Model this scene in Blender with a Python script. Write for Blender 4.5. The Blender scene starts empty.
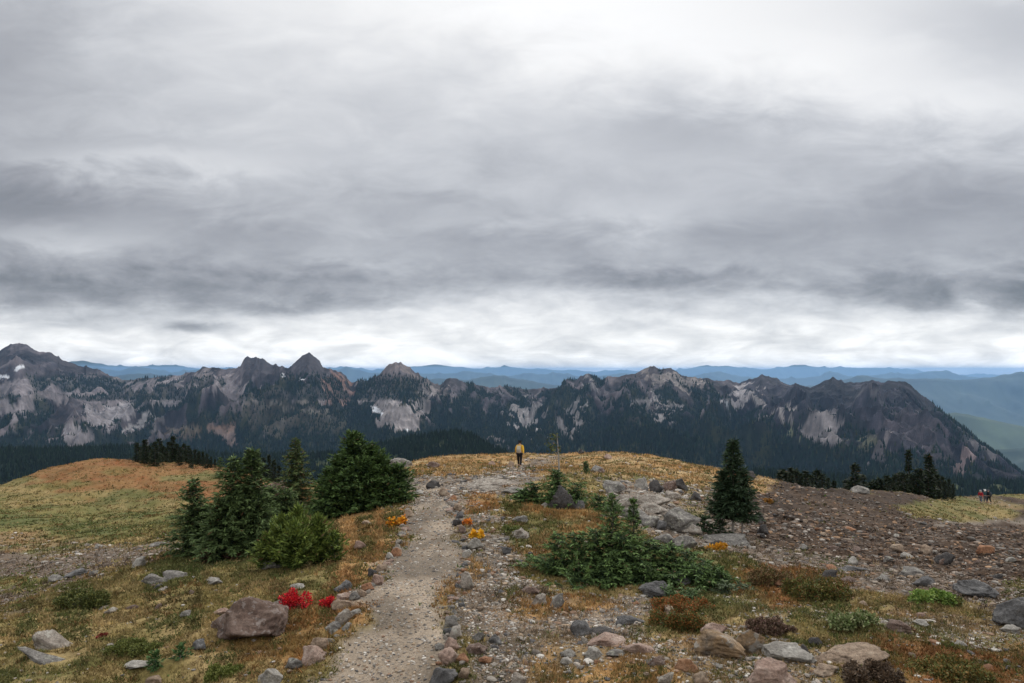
import bpy, math, random
import numpy as np
random.seed(7); RS = np.random.RandomState(11)
C = bpy.context.scene.collection
F = 683.0; HX = 512.0; HY = 370.0            # focal length in pixels, centre column, horizon row
R = math.radians

# ------------------------------------------------------------------ noise
def _h(ix, iy, iz, seed):
    n = (ix.astype(np.int64) * 374761393 + iy.astype(np.int64) * 668265263 + iz.astype(np.int64) * 2147483647 + seed * 974634777) & 0xffffffff
    n = ((n ^ (n >> 13)) * 1274126177) & 0xffffffff
    n = ((n ^ (n >> 16)) * 2246822519) & 0xffffffff
    return ((n ^ (n >> 15)) & 0xffffff) / float(0xffffff)
def vn2(x, y, seed=0):
    x = np.asarray(x, float); y = np.asarray(y, float)
    ix = np.floor(x); iy = np.floor(y); fx = x - ix; fy = y - iy
    fx = fx * fx * fx * (fx * (fx * 6 - 15) + 10); fy = fy * fy * fy * (fy * (fy * 6 - 15) + 10)
    ix = ix.astype(np.int64); iy = iy.astype(np.int64); z = np.zeros_like(ix)
    a = _h(ix, iy, z, seed); b = _h(ix + 1, iy, z, seed); c = _h(ix, iy + 1, z, seed); d = _h(ix + 1, iy + 1, z, seed)
    return (a + (b - a) * fx) * (1 - fy) + (c + (d - c) * fx) * fy
def vn3(x, y, z, seed=0):
    ix = np.floor(x); iy = np.floor(y); iz = np.floor(z); fx = x - ix; fy = y - iy; fz = z - iz
    fx = fx * fx * (3 - 2 * fx); fy = fy * fy * (3 - 2 * fy); fz = fz * fz * (3 - 2 * fz)
    ix = ix.astype(np.int64); iy = iy.astype(np.int64); iz = iz.astype(np.int64)
    def L(k):
        a = _h(ix, iy, iz + k, seed); b = _h(ix + 1, iy, iz + k, seed); c = _h(ix, iy + 1, iz + k, seed); d = _h(ix + 1, iy + 1, iz + k, seed)
        return (a + (b - a) * fx) * (1 - fy) + (c + (d - c) * fx) * fy
    return L(0) * (1 - fz) + L(1) * fz
def fbm(x, y, o=4, seed=0, g=.5):
    s = 0; a = 1.0; t = 0
    for i in range(o):
        s = s + a * vn2(x, y, seed + i * 17); t += a; a *= g
        x, y = x * 1.62 + y * 1.18 + 3.1, y * 1.62 - x * 1.18 + 7.7
    return s / t
def ridged(x, y, o=4, seed=0, g=.5):
    s = 0; a = 1.0; t = 0; w = 1.0
    for i in range(o):
        n = 1 - np.abs(2 * vn2(x, y, seed + i * 31) - 1); n = n * n
        s = s + a * n * w; t += a; a *= g; w = np.clip(n * 1.6, 0, 1)
        x, y = x * 1.66 + y * 1.12 + 5.3, y * 1.66 - x * 1.12 + 1.9
    return s / t
def sm(a, b, x):
    t = np.clip((x - a) / (b - a), 0, 1); return t * t * (3 - 2 * t)
def inpoly(px, py, poly):
    c = np.zeros(px.shape, bool); n = len(poly)
    for i in range(n):
        x0, y0 = poly[i]; x1, y1 = poly[(i + 1) % n]
        if y0 == y1: continue
        m = ((y0 > py) != (y1 > py)) & (px < (x1 - x0) * (py - y0) / (y1 - y0) + x0)
        c ^= m
    return c

# ------------------------------------------------------------------ mesh helpers
def mesh_np(name, v, tri=None, quad=None, col=None, smooth=False, mats=(), face_mat=None):
    v = np.asarray(v, np.float32); me = bpy.data.meshes.new(name)
    me.vertices.add(len(v)); me.vertices.foreach_set('co', v.ravel())
    idx = []; st = []; tot = []; o = 0
    if quad is not None and len(quad):
        q = np.asarray(quad, np.int32); idx.append(q.ravel()); st.append(o + np.arange(len(q)) * 4); tot.append(np.full(len(q), 4)); o += q.size
    if tri is not None and len(tri):
        q = np.asarray(tri, np.int32); idx.append(q.ravel()); st.append(o + np.arange(len(q)) * 3); tot.append(np.full(len(q), 3)); o += q.size
    idx = np.concatenate(idx); st = np.concatenate(st).astype(np.int32); tot = np.concatenate(tot).astype(np.int32)
    me.loops.add(len(idx)); me.loops.foreach_set('vertex_index', idx)
    me.polygons.add(len(st)); me.polygons.foreach_set('loop_start', st); me.polygons.foreach_set('loop_total', tot)
    me.polygons.foreach_set('use_smooth', np.full(len(st), smooth))
    if face_mat is not None: me.polygons.foreach_set('material_index', np.asarray(face_mat, np.int32))
    if col is not None:
        a = me.color_attributes.new('Col', 'FLOAT_COLOR', 'POINT')
        c = np.ones((len(v), 4), np.float32); c[:, :3] = col; a.data.foreach_set('color', c.ravel())
    for m in mats: me.materials.append(m)
    me.update(calc_edges=True)
    return me
def link(name, data, parent=None):
    o = bpy.data.objects.new(name, data); C.objects.link(o)
    if parent is not None: o.parent = parent
    return o
def tag(o, label, cat=None, group=None, kind=None):
    if label: o['label'] = label
    if cat: o['category'] = cat
    if group: o['group'] = group
    if kind: o['kind'] = kind
    return o
def copy_tree(o):
    c = o.copy(); C.objects.link(c)
    for ch in o.children:
        d = ch.copy(); C.objects.link(d); d.parent = c
    return c

# ------------------------------------------------------------------ materials
def newmat(name):
    m = bpy.data.materials.new(name); m.use_nodes = True; nt = m.node_tree
    b = nt.nodes['Principled BSDF']; b.inputs['Specular IOR Level'].default_value = .25
    return m, nt, b
def N(nt, t, **k):
    n = nt.nodes.new(t)
    for a, b in k.items(): setattr(n, a, b)
    return n
def noise_node(nt, vec, scale, detail=6, rough=.6):
    n = N(nt, 'ShaderNodeTexNoise'); n.inputs['Scale'].default_value = scale; n.inputs['Detail'].default_value = detail
    n.inputs['Roughness'].default_value = rough; nt.links.new(vec, n.inputs['Vector']); return n
def ramp(nt, fac, stops):
    r = N(nt, 'ShaderNodeValToRGB'); e = r.color_ramp.elements
    while len(e) < len(stops): e.new(.5)
    for i, (p, c) in enumerate(stops):
        e[i].position = p; e[i].color = (c[0], c[1], c[2], 1) if hasattr(c, '__len__') else (c, c, c, 1)
    nt.links.new(fac, r.inputs[0]); return r
def attr_mat(name, rough=.9, nscale=None, namp=.3, bump=None, trans=0, spec=.2):
    """colour comes from the mesh's own colour attribute, broken up by noise"""
    m, nt, b = newmat(name); L = nt.links
    a = N(nt, 'ShaderNodeVertexColor'); a.layer_name = 'Col'; out = a.outputs['Color']
    b.inputs['Roughness'].default_value = rough; b.inputs['Specular IOR Level'].default_value = spec
    if nscale:
        tc = N(nt, 'ShaderNodeTexCoord')
        n1 = noise_node(nt, tc.outputs['Object'], nscale, 8, .7)
        rr = ramp(nt, n1.outputs['Fac'], [(.28, 1 - namp), (.72, 1 + namp)])
        mx = N(nt, 'ShaderNodeMix', data_type='RGBA', blend_type='MULTIPLY'); mx.inputs[0].default_value = 1
        L.new(out, mx.inputs[6]); L.new(rr.outputs[0], mx.inputs[7]); out = mx.outputs[2]
        if bump:
            bn = N(nt, 'ShaderNodeBump'); bn.inputs['Strength'].default_value = bump[0]; bn.inputs['Distance'].default_value = bump[1]
            L.new(n1.outputs['Fac'], bn.inputs['Height']); L.new(bn.outputs[0], b.inputs['Normal'])
    L.new(out, b.inputs['Base Color'])
    return m
def rock_mat(name, c1, c2, c3, lichen=None, scale=4.0):
    m, nt, b = newmat(name); L = nt.links
    tc = N(nt, 'ShaderNodeTexCoord'); oi = N(nt, 'ShaderNodeObjectInfo')
    va = N(nt, 'ShaderNodeVectorMath', operation='ADD'); L.new(tc.outputs['Object'], va.inputs[0])
    cm = N(nt, 'ShaderNodeMath', operation='MULTIPLY'); cm.inputs[1].default_value = 37; L.new(oi.outputs['Random'], cm.inputs[0]); L.new(cm.outputs[0], va.inputs[1])
    n1 = noise_node(nt, va.outputs[0], scale, 9, .68)
    n2 = noise_node(nt, va.outputs[0], scale * 5, 8, .8)
    r1 = ramp(nt, n1.outputs['Fac'], [(.33, c1), (.52, c2), (.68, c3)])
    r2 = ramp(nt, n2.outputs['Fac'], [(.34, .38), (.64, 1.4)])
    mx = N(nt, 'ShaderNodeMix', data_type='RGBA', blend_type='MULTIPLY'); mx.inputs[0].default_value = .8
    L.new(r1.outputs[0], mx.inputs[6]); L.new(r2.outputs[0], mx.inputs[7]); out = mx.outputs[2]
    if lichen:
        n3 = noise_node(nt, va.outputs[0], scale * 2.3, 5, .6); r3 = ramp(nt, n3.outputs['Fac'], [(.56, 0.0), (.62, .8)])
        m2 = N(nt, 'ShaderNodeMix', data_type='RGBA'); L.new(r3.outputs[0], m2.inputs[0]); L.new(out, m2.inputs[6]); m2.inputs[7].default_value = (*lichen, 1); out = m2.outputs[2]
    L.new(out, b.inputs['Base Color']); b.inputs['Roughness'].default_value = .88
    bn = N(nt, 'ShaderNodeBump'); bn.inputs['Strength'].default_value = 1.0; bn.inputs['Distance'].default_value = .04
    L.new(n2.outputs['Fac'], bn.inputs['Height']); L.new(bn.outputs[0], b.inputs['Normal'])
    return m
def flat_mat(name, c, rough=.8, nscale=30, amp=.25):
    m, nt, b = newmat(name); tc = N(nt, 'ShaderNodeTexCoord'); n = noise_node(nt, tc.outputs['Object'], nscale, 5)
    r = ramp(nt, n.outputs['Fac'], [(.3, tuple(x * (1 - amp) for x in c)), (.7, tuple(x * (1 + amp) for x in c))])
    nt.links.new(r.outputs[0], b.inputs['Base Color']); b.inputs['Roughness'].default_value = rough
    return m

# ------------------------------------------------------------------ the hill we stand on
CT = [  # column, row, distance
 # near centre, trail
 (512,1400,1.2),(200,1300,1.2),(820,1300,1.2),(512,900,4.5),(300,900,4.5),(750,900,4.5),
 (380,683,8),(395,600,10.5),(420,550,14.5),(430,500,22),(430,483,30),(520,467,53),(570,458,66),
 (480,640,9),(500,560,14),(520,500,22),(560,520,18),
 # crest
 (420,459,56),(460,456.5,64),(520,454.5,72),(600,451,70),(660,457,62),(710,469,54),(745,476,50),(640,480,34),(600,498,24),
 # centre right
 (600,600,12),(640,560,15),(700,545,18),(736,534,21),(700,510,26),(690,495,32),
 (620,683,7.6),(700,683,7.4),(850,683,7.4),(1010,683,7.5),(1250,700,7),(850,640,9),(780,600,11.5),(860,580,14.5),(1000,620,10.5),(1200,610,11),
 (1000,580,15),(940,565,19),(1024,560,22),(1250,575,17),(800,545,22),(860,540,26),(940,545,26),(1024,535,38),
 (800,505,42),(850,500,50),(900,508,60),(950,518,66),(1010,528,70),(1200,545,60),
 (790,487,58),(850,489,64),(900,489,72),(945,498,88),(985,502.5,112),(1024,509,118),(1100,520,118),
 # left slope
 (300,640,9.3),(200,660,8.8),(100,660,8.8),(0,670,8.8),(-200,700,8.6),(330,560,14.5),(250,600,11.5),(150,610,11.8),(50,640,10.3),(-120,650,10.5),
 (240,560,16),(190,556,18),(300,540,18),(355,512,25),(300,505,29),(400,480,33),(200,537,24),(130,568,18),(60,590,16.5),(0,608,15.5),(-200,640,15),
 (0,580,27),(60,560,29),(130,545,31),(-200,600,29),(210,520,38),(260,500,44),(320,490,42),(380,472,46),
 (0,545,42),(100,528,48),(200,505,56),(0,520,56),(100,500,68),(200,485,74),(260,478,84),
 (-10,493,76),(40,473,84),(80,462,90),(130,461.5,94),(180,468,98),(240,474,100),(-150,505,72),(-300,530,64)]
_c = np.array(CT, float)
_X = (_c[:,0]-HX)/F*_c[:,2]; _Y = _c[:,2]; _Z = -(_c[:,1]-HY)/F*_c[:,2]
ext = []
def beyond(px, py, d, k=1.45, s=.36):
    X=(px-HX)/F*d; Z=-(py-HY)/F*d; ext.append((X*k, d*k, Z-(k-1)*d*s)); k2=k*1.9; ext.append((X*k2, d*k2, Z-(k2-1)*d*s*1.1))
for a in [(420,459,56),(470,457,64),(540,454,72),(610,451,70),(660,457,62),(730,472,52)]: beyond(*a)
for a in [(790,487,58),(850,489,64),(900,489,72),(945,498,88),(985,502,112),(1050,509,118),(1200,530,112)]: beyond(*a, k=1.3, s=.42)
for a in [(-10,493,76),(80,462,90),(130,461.5,94),(180,468,98),(240,474,100),(-300,530,64)]: beyond(*a, k=1.3, s=.34)
for a in [(320,490,50),(380,472,50)]: beyond(*a, k=1.6, s=.3)
ext = np.array(ext)
_X = np.r_[_X, ext[:,0]]; _Y = np.r_[_Y, ext[:,1]]; _Z = np.r_[_Z, ext[:,2]]
def _uv(X, Y):
    D = np.sqrt((Y+5)**2 + .3*X*X); return X / (D) * 1.6, np.log(D) * 1.15
_u, _w = _uv(_X, _Y); n_ = len(_u)
_s = _Z / (_Y + 5)
def _k(r2): return np.where(r2 < 1e-12, 0, .5 * r2 * np.log(r2 + 1e-12))
A = _k((_u[:,None]-_u)**2 + (_w[:,None]-_w)**2) + np.eye(n_) * .004
P = np.c_[np.ones(n_), _u, _w]
M = np.zeros((n_+3, n_+3)); M[:n_,:n_] = A; M[:n_,n_:] = P; M[n_:,:n_] = P.T
SOL = np.linalg.solve(M, np.r_[_s, 0, 0, 0])
def H0(X, Y):
    X = np.asarray(X, float); Y = np.maximum(np.asarray(Y, float), -3.5); sh = np.broadcast(X, Y).shape
    X = np.broadcast_to(X, sh).ravel(); Y = np.broadcast_to(Y, sh).ravel(); out = np.empty(X.shape)
    for i in range(0, len(X), 60000):
        u, w = _uv(X[i:i+60000], Y[i:i+60000])
        K = _k((u[:,None]-_u)**2 + (w[:,None]-_w)**2)
        out[i:i+60000] = (K @ SOL[:n_] + SOL[n_] + SOL[n_+1]*u + SOL[n_+2]*w) * (Y[i:i+60000] + 5)
    return out.reshape(sh)

# ------------------------------------------------------------------ what grows where (areas of the real ground, read off the photograph)
PAL = {  # three natural colours per cover, vegetation density, stone density, bumpiness
 'olive': (((.165,.130,.048),(.255,.185,.085),(.095,.092,.030)), 1.0, .05, .15),
 'green': (((.125,.120,.040),(.175,.140,.054),(.078,.088,.028)), 1.0, .03, .11),
 'rust':  (((.250,.120,.045),(.170,.105,.038),(.330,.205,.090)), 1.0, .06, .11),
 'mound': (((.215,.085,.034),(.110,.074,.028),(.200,.112,.046)), .9, .03, .20),
 'gold':  (((.310,.180,.070),(.210,.125,.050),(.300,.215,.110)), 1.0, .16, .10),
 'heath': (((.095,.095,.030),(.190,.140,.050),(.180,.085,.032)), 1.0, .10, .14),
 'mix':   (((.175,.130,.070),(.200,.125,.060),(.115,.108,.045)), .50, 1.1, .08),
 'gravel':(((.195,.165,.132),(.145,.122,.097),(.225,.192,.156)), .0, 1.0, .04),
 'rubble':(((.150,.120,.090),(.110,.084,.062),(.195,.160,.125)), .08, 1.5, .07),
 'scree': (((.040,.027,.019),(.066,.044,.030),(.028,.019,.014)), .03, 1.1, .22),
 'gscree':(((.090,.068,.050),(.064,.047,.034),(.125,.100,.078)), .14, 1.1, .10),
 'slab':  (((.165,.145,.125),(.130,.112,.095),(.120,.098,.080)), .06, .6, .06)}
KEYS = list(PAL)
AREAS = [
 ('olive', None),
 ('mound', [(-600,380),(310,400),(310,508),(240,520),(190,512),(90,508),(0,512),(-600,540)]),
 ('olive', [(-100,488),(30,478),(60,485),(190,500),(205,515),(90,508),(-100,520)]),
 ('mound', [(20,484),(110,478),(180,488),(190,500),(90,500)]),
 ('olive', [(50,494),(120,489),(190,495),(120,502)]), ('heath', [(20,487),(70,482),(100,486),(50,491)]), ('olive', [(150,474),(210,472),(230,482),(170,481)]), ('heath', [(90,470),(125,468),(150,472),(110,474)]),
 ('green', [(-600,515),(0,512),(90,509),(200,514),(200,530),(120,538),(0,533),(-600,545)]),
 ('mix', [(-600,535),(0,535),(80,540),(150,545),(190,532),(150,556),(60,560),(-600,560)]),
 ('gscree', [(-600,552),(0,552),(50,557),(110,545),(160,549),(205,533),(200,545),(140,560),(95,572),(60,592),(0,612),(-600,680)]),
 ('green', [(-600,578),(0,577),(45,578),(52,586),(0,594),(-600,625)]),
 ('rust', [(330,500),(415,495),(402,550),(360,600),(330,640),(300,648),(260,640),(330,600),(345,570),(320,545)]),
 ('rust', [(215,600),(230,680),(310,660),(300,640),(220,640)]),
 ('green', [(150,585),(210,570),(300,590),(330,585),(335,575),(250,560),(190,562)]),
 ('gold', [(385,430),(560,430),(770,455),(752,492),(700,492),(640,478),(560,478),(500,472),(420,478),(385,482)]),
 ('mix', [(640,478),(700,488),(755,490),(740,520),(690,505),(640,490)]),
 ('slab', [(395,478),(450,474),(540,474),(528,490),(500,497),(440,498),(398,492)]),
 ('rubble', [(470,760),(462,600),(470,540),(445,492),(500,486),(512,520),(525,570),(560,592),(640,598),(700,600),(690,625),(640,640),(560,650),(530,760)]),
 ('rust', [(508,500),(550,497),(600,508),(640,520),(560,545),(520,560),(512,530)]),
 ('olive', [(505,505),(560,515),(600,512),(560,535),(530,560),(515,540)]),
 ('heath', [(520,552),(560,570),(640,588),(740,588),(745,575),(700,560),(600,540)]),
 ('rust', [(468,500),(498,495),(510,505),(484,514)]), ('rust', [(545,598),(600,594),(625,606),(560,612)]), ('gold', [(525,612),(560,606),(578,616),(540,624)]), ('rust', [(455,556),(470,552),(476,602),(462,606)]), ('olive', [(480,520),(500,518),(506,530),(488,534)]),
 ('slab', [(600,482),(650,486),(700,520),(760,535),(745,548),(690,552),(640,540),(618,500)]),
 ('gscree', [(690,500),(760,500),(790,540),(760,556),(720,548)]),
 ('scree', [(748,474),(800,484),(860,492),(960,494),(1050,500),(1400,540),(1400,640),(1030,585),(960,585),(880,566),(800,552),(760,545),(735,510)]),
 ('gold', [(740,478),(775,480),(760,494),(735,488)]),
 ('olive', [(895,508),(930,499),(975,497),(1012,508),(1020,516),(960,524),(915,518)]),
 ('slab', [(930,524),(960,522),(1020,519),(1040,520),(1030,523),(960,526)]),
 ('mix', [(965,496),(1000,500),(1040,507),(1040,510),(1010,508),(990,503),(965,500)]),
 ('gscree', [(760,548),(860,560),(960,575),(1030,592),(1030,615),(930,600),(800,590),(748,575)]),
 ('heath', [(735,572),(790,566),(850,578),(860,600),(790,606),(740,596)]),
 ('mix', [(690,596),(800,605),(900,608),(1030,625),(1300,640),(1300,900),(700,900),(690,640)]),
 ('olive', [(800,612),(880,618),(900,650),(840,650),(790,640)]),
 ('heath', [(880,640),(960,650),(1030,640),(1300,660),(1300,800),(820,800),(830,672)]),
 ('olive', [(650,592),(700,596),(760,612),(740,640),(660,640)]),
 ('gold', [(545,650),(600,645),(690,655),(745,690),(760,800),(540,800)]),
 ('mix', [(545,636),(600,632),(690,640),(800,660),(830,700),(820,760),(690,700),(640,668),(560,668)]),
 ('gravel', [(300,700),(318,655),(350,628),(358,600),(375,586),(392,560),(398,530),(408,512),(412,496),(404,484),(440,482),(452,492),(458,530),(462,560),(458,590),(450,620),(442,650),(436,690),(430,1500),(120,1500)]),
 ('rubble', [(455,484),(480,476),(508,468),(522,462),(540,457),(556,454),(564,455),(556,460),(546,466),(532,472),(500,480),(470,488)]),
]
def areas(X, Y, Z):
    """returns colour, vegetation, stone, bumpiness for points of the hill"""
    Ys = np.maximum(Y, 1.0); k = F / Ys
    n1 = fbm(X*.9, Y*.9, 4, 5) - .5; n2 = fbm(X*.9+40, Y*.9, 4, 9) - .5
    amp = np.minimum(.9 + Ys*.012, 2.2)
    n3 = vn2(X*5+7, Y*5, 77)-.5; n4 = vn2(X*5, Y*5+7, 78)-.5
    px = HX + F*X/Ys + n1*k*amp*1.1 + n3*k*.22; py = HY - F*Z/Ys + n2*np.minimum(k*.6, 30) + n4*np.minimum(k*.1, 7)
    idx = np.zeros(px.shape, np.int8)
    for name, poly in AREAS[1:]: 
        m = inpoly(px, py, poly); idx[m] = KEYS.index(name)
    a = fbm(X*1.3+9, Y*1.3, 3, 21); b = fbm(X*.35, Y*.35+5, 4, 33); c = vn2(X*6, Y*6, 3)
    t = np.clip((a-.5)*2.6 + (c-.5)*.9 + .5, 0, 1); t2 = np.clip((b-.5)*3.5 + .45 + (fbm(X*2.4, Y*2.4, 2, 35)-.5)*1.6, 0, 1)
    col = np.zeros(px.shape+(3,)); veg = np.zeros(px.shape); st = np.zeros(px.shape); bp = np.zeros(px.shape)
    for i, kx in enumerate(KEYS):
        m = idx == i
        if not m.any(): continue
        p, v, s, bb = PAL[kx]; p = np.array(p); tt = t[m][:,None]; ww = t2[m][:,None]
        col[m] = (p[0]*(1-tt) + p[1]*tt)*(1-ww) + p[2]*ww
        veg[m] = v; st[m] = s; bp[m] = bb
    g_ = np.isin(idx, [KEYS.index('gravel'), KEYS.index('rubble')]); w_ = fbm(X*1.7+3, Y*.7, 4, 37)
    col = col*np.where(g_, .62+.76*sm(.3, .7, w_), 1.0)[..., None]
    vg_ = (veg > .3)[..., None]; lum_ = col.mean(-1, keepdims=True); col = np.where(vg_, np.clip(lum_+(col-lum_)*1.02, .008, 1)*1.04, col*np.array((1.05,1.0,.94)))
    veg = np.where(idx == KEYS.index('rubble'), .06+.5*sm(.56,.66,fbm(X*1.1+20, Y*1.1, 3, 39)), veg)
    return col, veg, st, bp, idx, a
def bumps(X, Y, bp):
    return bp*((fbm(X*1.6, Y*1.6, 4, 61)-.5)*2.2) + .14*(fbm(X*.28, Y*.28, 3, 71)-.5)*np.clip(Y/14, .1, 3.5)*np.where(bp < .03, .25, 1) + 1.0*(fbm(X*.10, Y*.10+4, 3, 73)-.5)*sm(30, 60, Y)*sm(5, -15, X)
def H(X, Y):
    X = np.atleast_1d(np.asarray(X, float)); Y = np.atleast_1d(np.asarray(Y, float))
    z0 = H0(X, Y); _, _, _, bp, _, _ = areas(X, Y, z0); return z0 + bumps(X, Y, bp)
def ray(px, py, dmin=3.5, dmax=200):
    """where the sight line through a pixel of the photograph meets the hill: gives a place on the real ground"""
    Y = np.geomspace(dmin, dmax, 420); X = (px-HX)/F*Y; zr = -(py-HY)/F*Y
    g = H(X, Y) - zr; i = np.argmax(g > 0)
    if g[i] <= 0: i = int(np.argmax(g))
    if i > 0 and g[i] > 0 and g[i-1] <= 0:
        f = -g[i-1]/(g[i]-g[i-1]); y = Y[i-1] + f*(Y[i]-Y[i-1])
    else: y = Y[i]
    x = (px-HX)/F*y
    return x, y, float(H(x, y)[0])

nu, nv = 980, 1050
tt = np.linspace(0, 1, nv); YY = -3.4 + (np.geomspace(3, 260, nv) - 3)
uu = np.linspace(-1, 1, nu); uu = uu*1.05 + .55*uu**5
GY, GU = np.meshgrid(YY, uu, indexing='ij'); GX = GU*(GY + 8)
GZ = H0(GX, GY); gcol, gveg, gst, gbp, gidx, ga = areas(GX, GY, GZ)
# soften the steps between covers of different bumpiness
for _ in range(3):
    gcol[1:-1,1:-1] = (gcol[:-2,1:-1]+gcol[2:,1:-1]+gcol[1:-1,:-2]+gcol[1:-1,2:]+gcol[1:-1,1:-1])/5
    gbp[1:-1,1:-1] = (gbp[:-2,1:-1]+gbp[2:,1:-1]+gbp[1:-1,:-2]+gbp[1:-1,2:]+gbp[1:-1,1:-1])/5
GZ = GZ + bumps(GX, GY, gbp)
gcol = gcol * (.8 + .4*fbm(GX*9, GY*9, 3, 91))[..., None]
q = np.arange(nu*nv).reshape(nv, nu)
quads = np.stack([q[:-1,:-1], q[:-1,1:], q[1:,1:], q[1:,:-1]], -1).reshape(-1, 4)
M_ground = attr_mat('hill_soil', .95, 22, .42, (.6, .03))
ground = link('ground', mesh_np('ground', np.stack([GX, GY, GZ], -1).reshape(-1, 3), quad=quads, col=gcol.reshape(-1, 3), smooth=True, mats=[M_ground]))
tag(ground, 'alpine hilltop of turf, scree and pale gravel path', None, None, 'structure')
# ------------------------------------------------------------------ the mountain range across the valley
CREST = [(-400,372),(-200,352),(-80,358),(0,351),(10,345),(19,342),(31,347),(43,353),(50,352),(62,359),(77,364),(96,369),(116,378),(125,380.5),(137,378),(164,376),(191,373),(205,366),(215,368),(226,368),(240,367),(244,358),(248,356.5),(256,358),(263,357),(270,363),(280,366),(289,367),(299,357.6),(304,354),(309,351.4),(314,355),(316,356),(323,366),(342,373),(352,381.5),(366,380),(378,375),(386,367),(395,361),(399,362),(405,364),(422,376),(439,385),(449,378),(457,380),(477,385),(490,387),(507,385),(524,388),(545,388),(559,386),(567,378),(576,380),(586,373),(592,374),(596,376),(601,380),(607,377),(613,378),(625,375),(634,373),(641,369.5),(648,368),(654,366),(660,369),(668,368),(678,373),(694,378),(705,377),(715,381),(728,380),(739,383),(747,380),(757,376),(764,374.7),(776,378),(790,385),(800,384),(811,386.6),(824,380),(834,377),(845,381.5),(858,381.5),(870,380),(882,381),(903,381.5),(913,386.6),(934,404),(958,422.5),(981,441),(1002,455),(1024,472),(1060,500),(1300,640)]
DEP = [(-400,4600),(0,5200),(120,5600),(250,4900),(310,4700),(350,5000),(395,4700),(450,4900),(530,5400),(590,4900),(660,4600),(740,4700),(830,4300),(900,4000),(960,3800),(1024,3500),(1300,2900)]
TOE = [(-400,3000),(0,3000),(150,3100),(300,2950),(420,2950),(520,3100),(650,2750),(800,2600),(900,2450),(1024,2500),(1300,2300)]
cpx, cpy = np.array(CREST, float).T; dpx, dpv = np.array(DEP, float).T; tpx, tpv = np.array(TOE, float).T
def smooth_interp(p, a, b):
    return np.interp(p, a, b)
def mount(p, Y):
    """height of the range at bearing p (pixel column) and distance Y"""
    Dc = smooth_interp(p, dpx, dpv) + 260*(fbm(p/70., p*0, 2, 4)-.5); Dt = smooth_interp(p, tpx, tpv)
    jag = (ridged(p/9., p*0+3, 4, 8, .6)-.35)*5.0
    cy_ = np.interp(p, cpx, cpy) - jag*.7
    Zc = (HY-cy_)/F*Dc
    t = (Dc-Y)/(Dc-Dt)                      # 0 at the crest, 1 at the foot
    Zt = -112/F*Dt
    X = (p-HX)/F*Y
    tf = np.clip(t, 0, 1.6)
    prof = np.where(tf < 1, 1.18*tf**.82 - .18*tf**2, 1 + (tf-1)*.25)
    Z = Zc + (Zt-Zc)*prof
    # spurs and gullies running down the face
    wx = X/330. + (fbm(X/700., Y/700., 3, 2)-.5)*2.6 + .35*np.sin(Y/430.)
    sp1 = ridged(wx, Y/2100.+3, 2, 12); sp2 = ridged(X/120. + (fbm(X/260., Y/260., 3, 3)-.5)*2.0, Y/620., 3, 14)
    sp3 = ridged(X/45. + (fbm(X/90., Y/90., 2, 3)-.5)*1.5, Y/170., 3, 15)
    env = sm(.02, .30, tf)*(1-.75*sm(.75, 1.25, tf))
    Z = Z + env*(210*(sp1-.42) + 120*(sp2-.4)) + sm(.0, .10, tf)*(1-.6*sm(.8, 1.2, tf))*38*(sp3-.4)
    # back side
    Z = np.where(t < 0, Zc + t*(Dc-Dt)*.55*(1 + .0*Y), Z)
    # never let a spur rise above the skyline of the photograph
    lim = (HY-cy_-2.5)/F*Y
    Z = np.where((t > .015) & (Z > lim), lim - (lim-Z)*.0 - 2, Z)
    return Z, t, sp1, sp2, sp3
mp = np.arange(-330, 1290, 1.25); mY = np.r_[np.arange(1500, 2400, 26), np.arange(2400, 5650, 7.5), np.arange(5650, 7600, 75)]
MYg, MPg = np.meshgrid(mY, mp, indexing='ij'); MXg = (MPg-HX)/F*MYg
MZg, mt_, s1, s2, s3 = mount(MPg, MYg)
my = HY - F*MZg/MYg                           # image row of each point, used to read cover areas off the photograph
wn1 = (fbm(MXg/110., MYg/110., 6, 41, .62)-.5)*52; wn2 = (fbm(MXg/110.+50, MYg/110., 6, 43, .62)-.5)*34
qx = MPg + wn1; qy = my + wn2
gx = np.gradient(MZg, axis=1)/np.maximum(np.gradient(MXg, axis=1), .1)
def lerp(a, b, t): return a*(1-t[..., None]) + np.array(b)*t[..., None]
det = fbm(MXg/34., MYg/34., 5, 47, .75); det2 = fbm(MXg/300., MYg/300., 4, 48)
stri = fbm(MXg/22., MYg/240., 4, 49)
rock = np.where((MPg > 735)[..., None], np.array((.024,.022,.027)), np.array((.046,.040,.044)))*(0.1 + 1.7*det)[..., None]*(.2+1.6*stri)[..., None]
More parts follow.
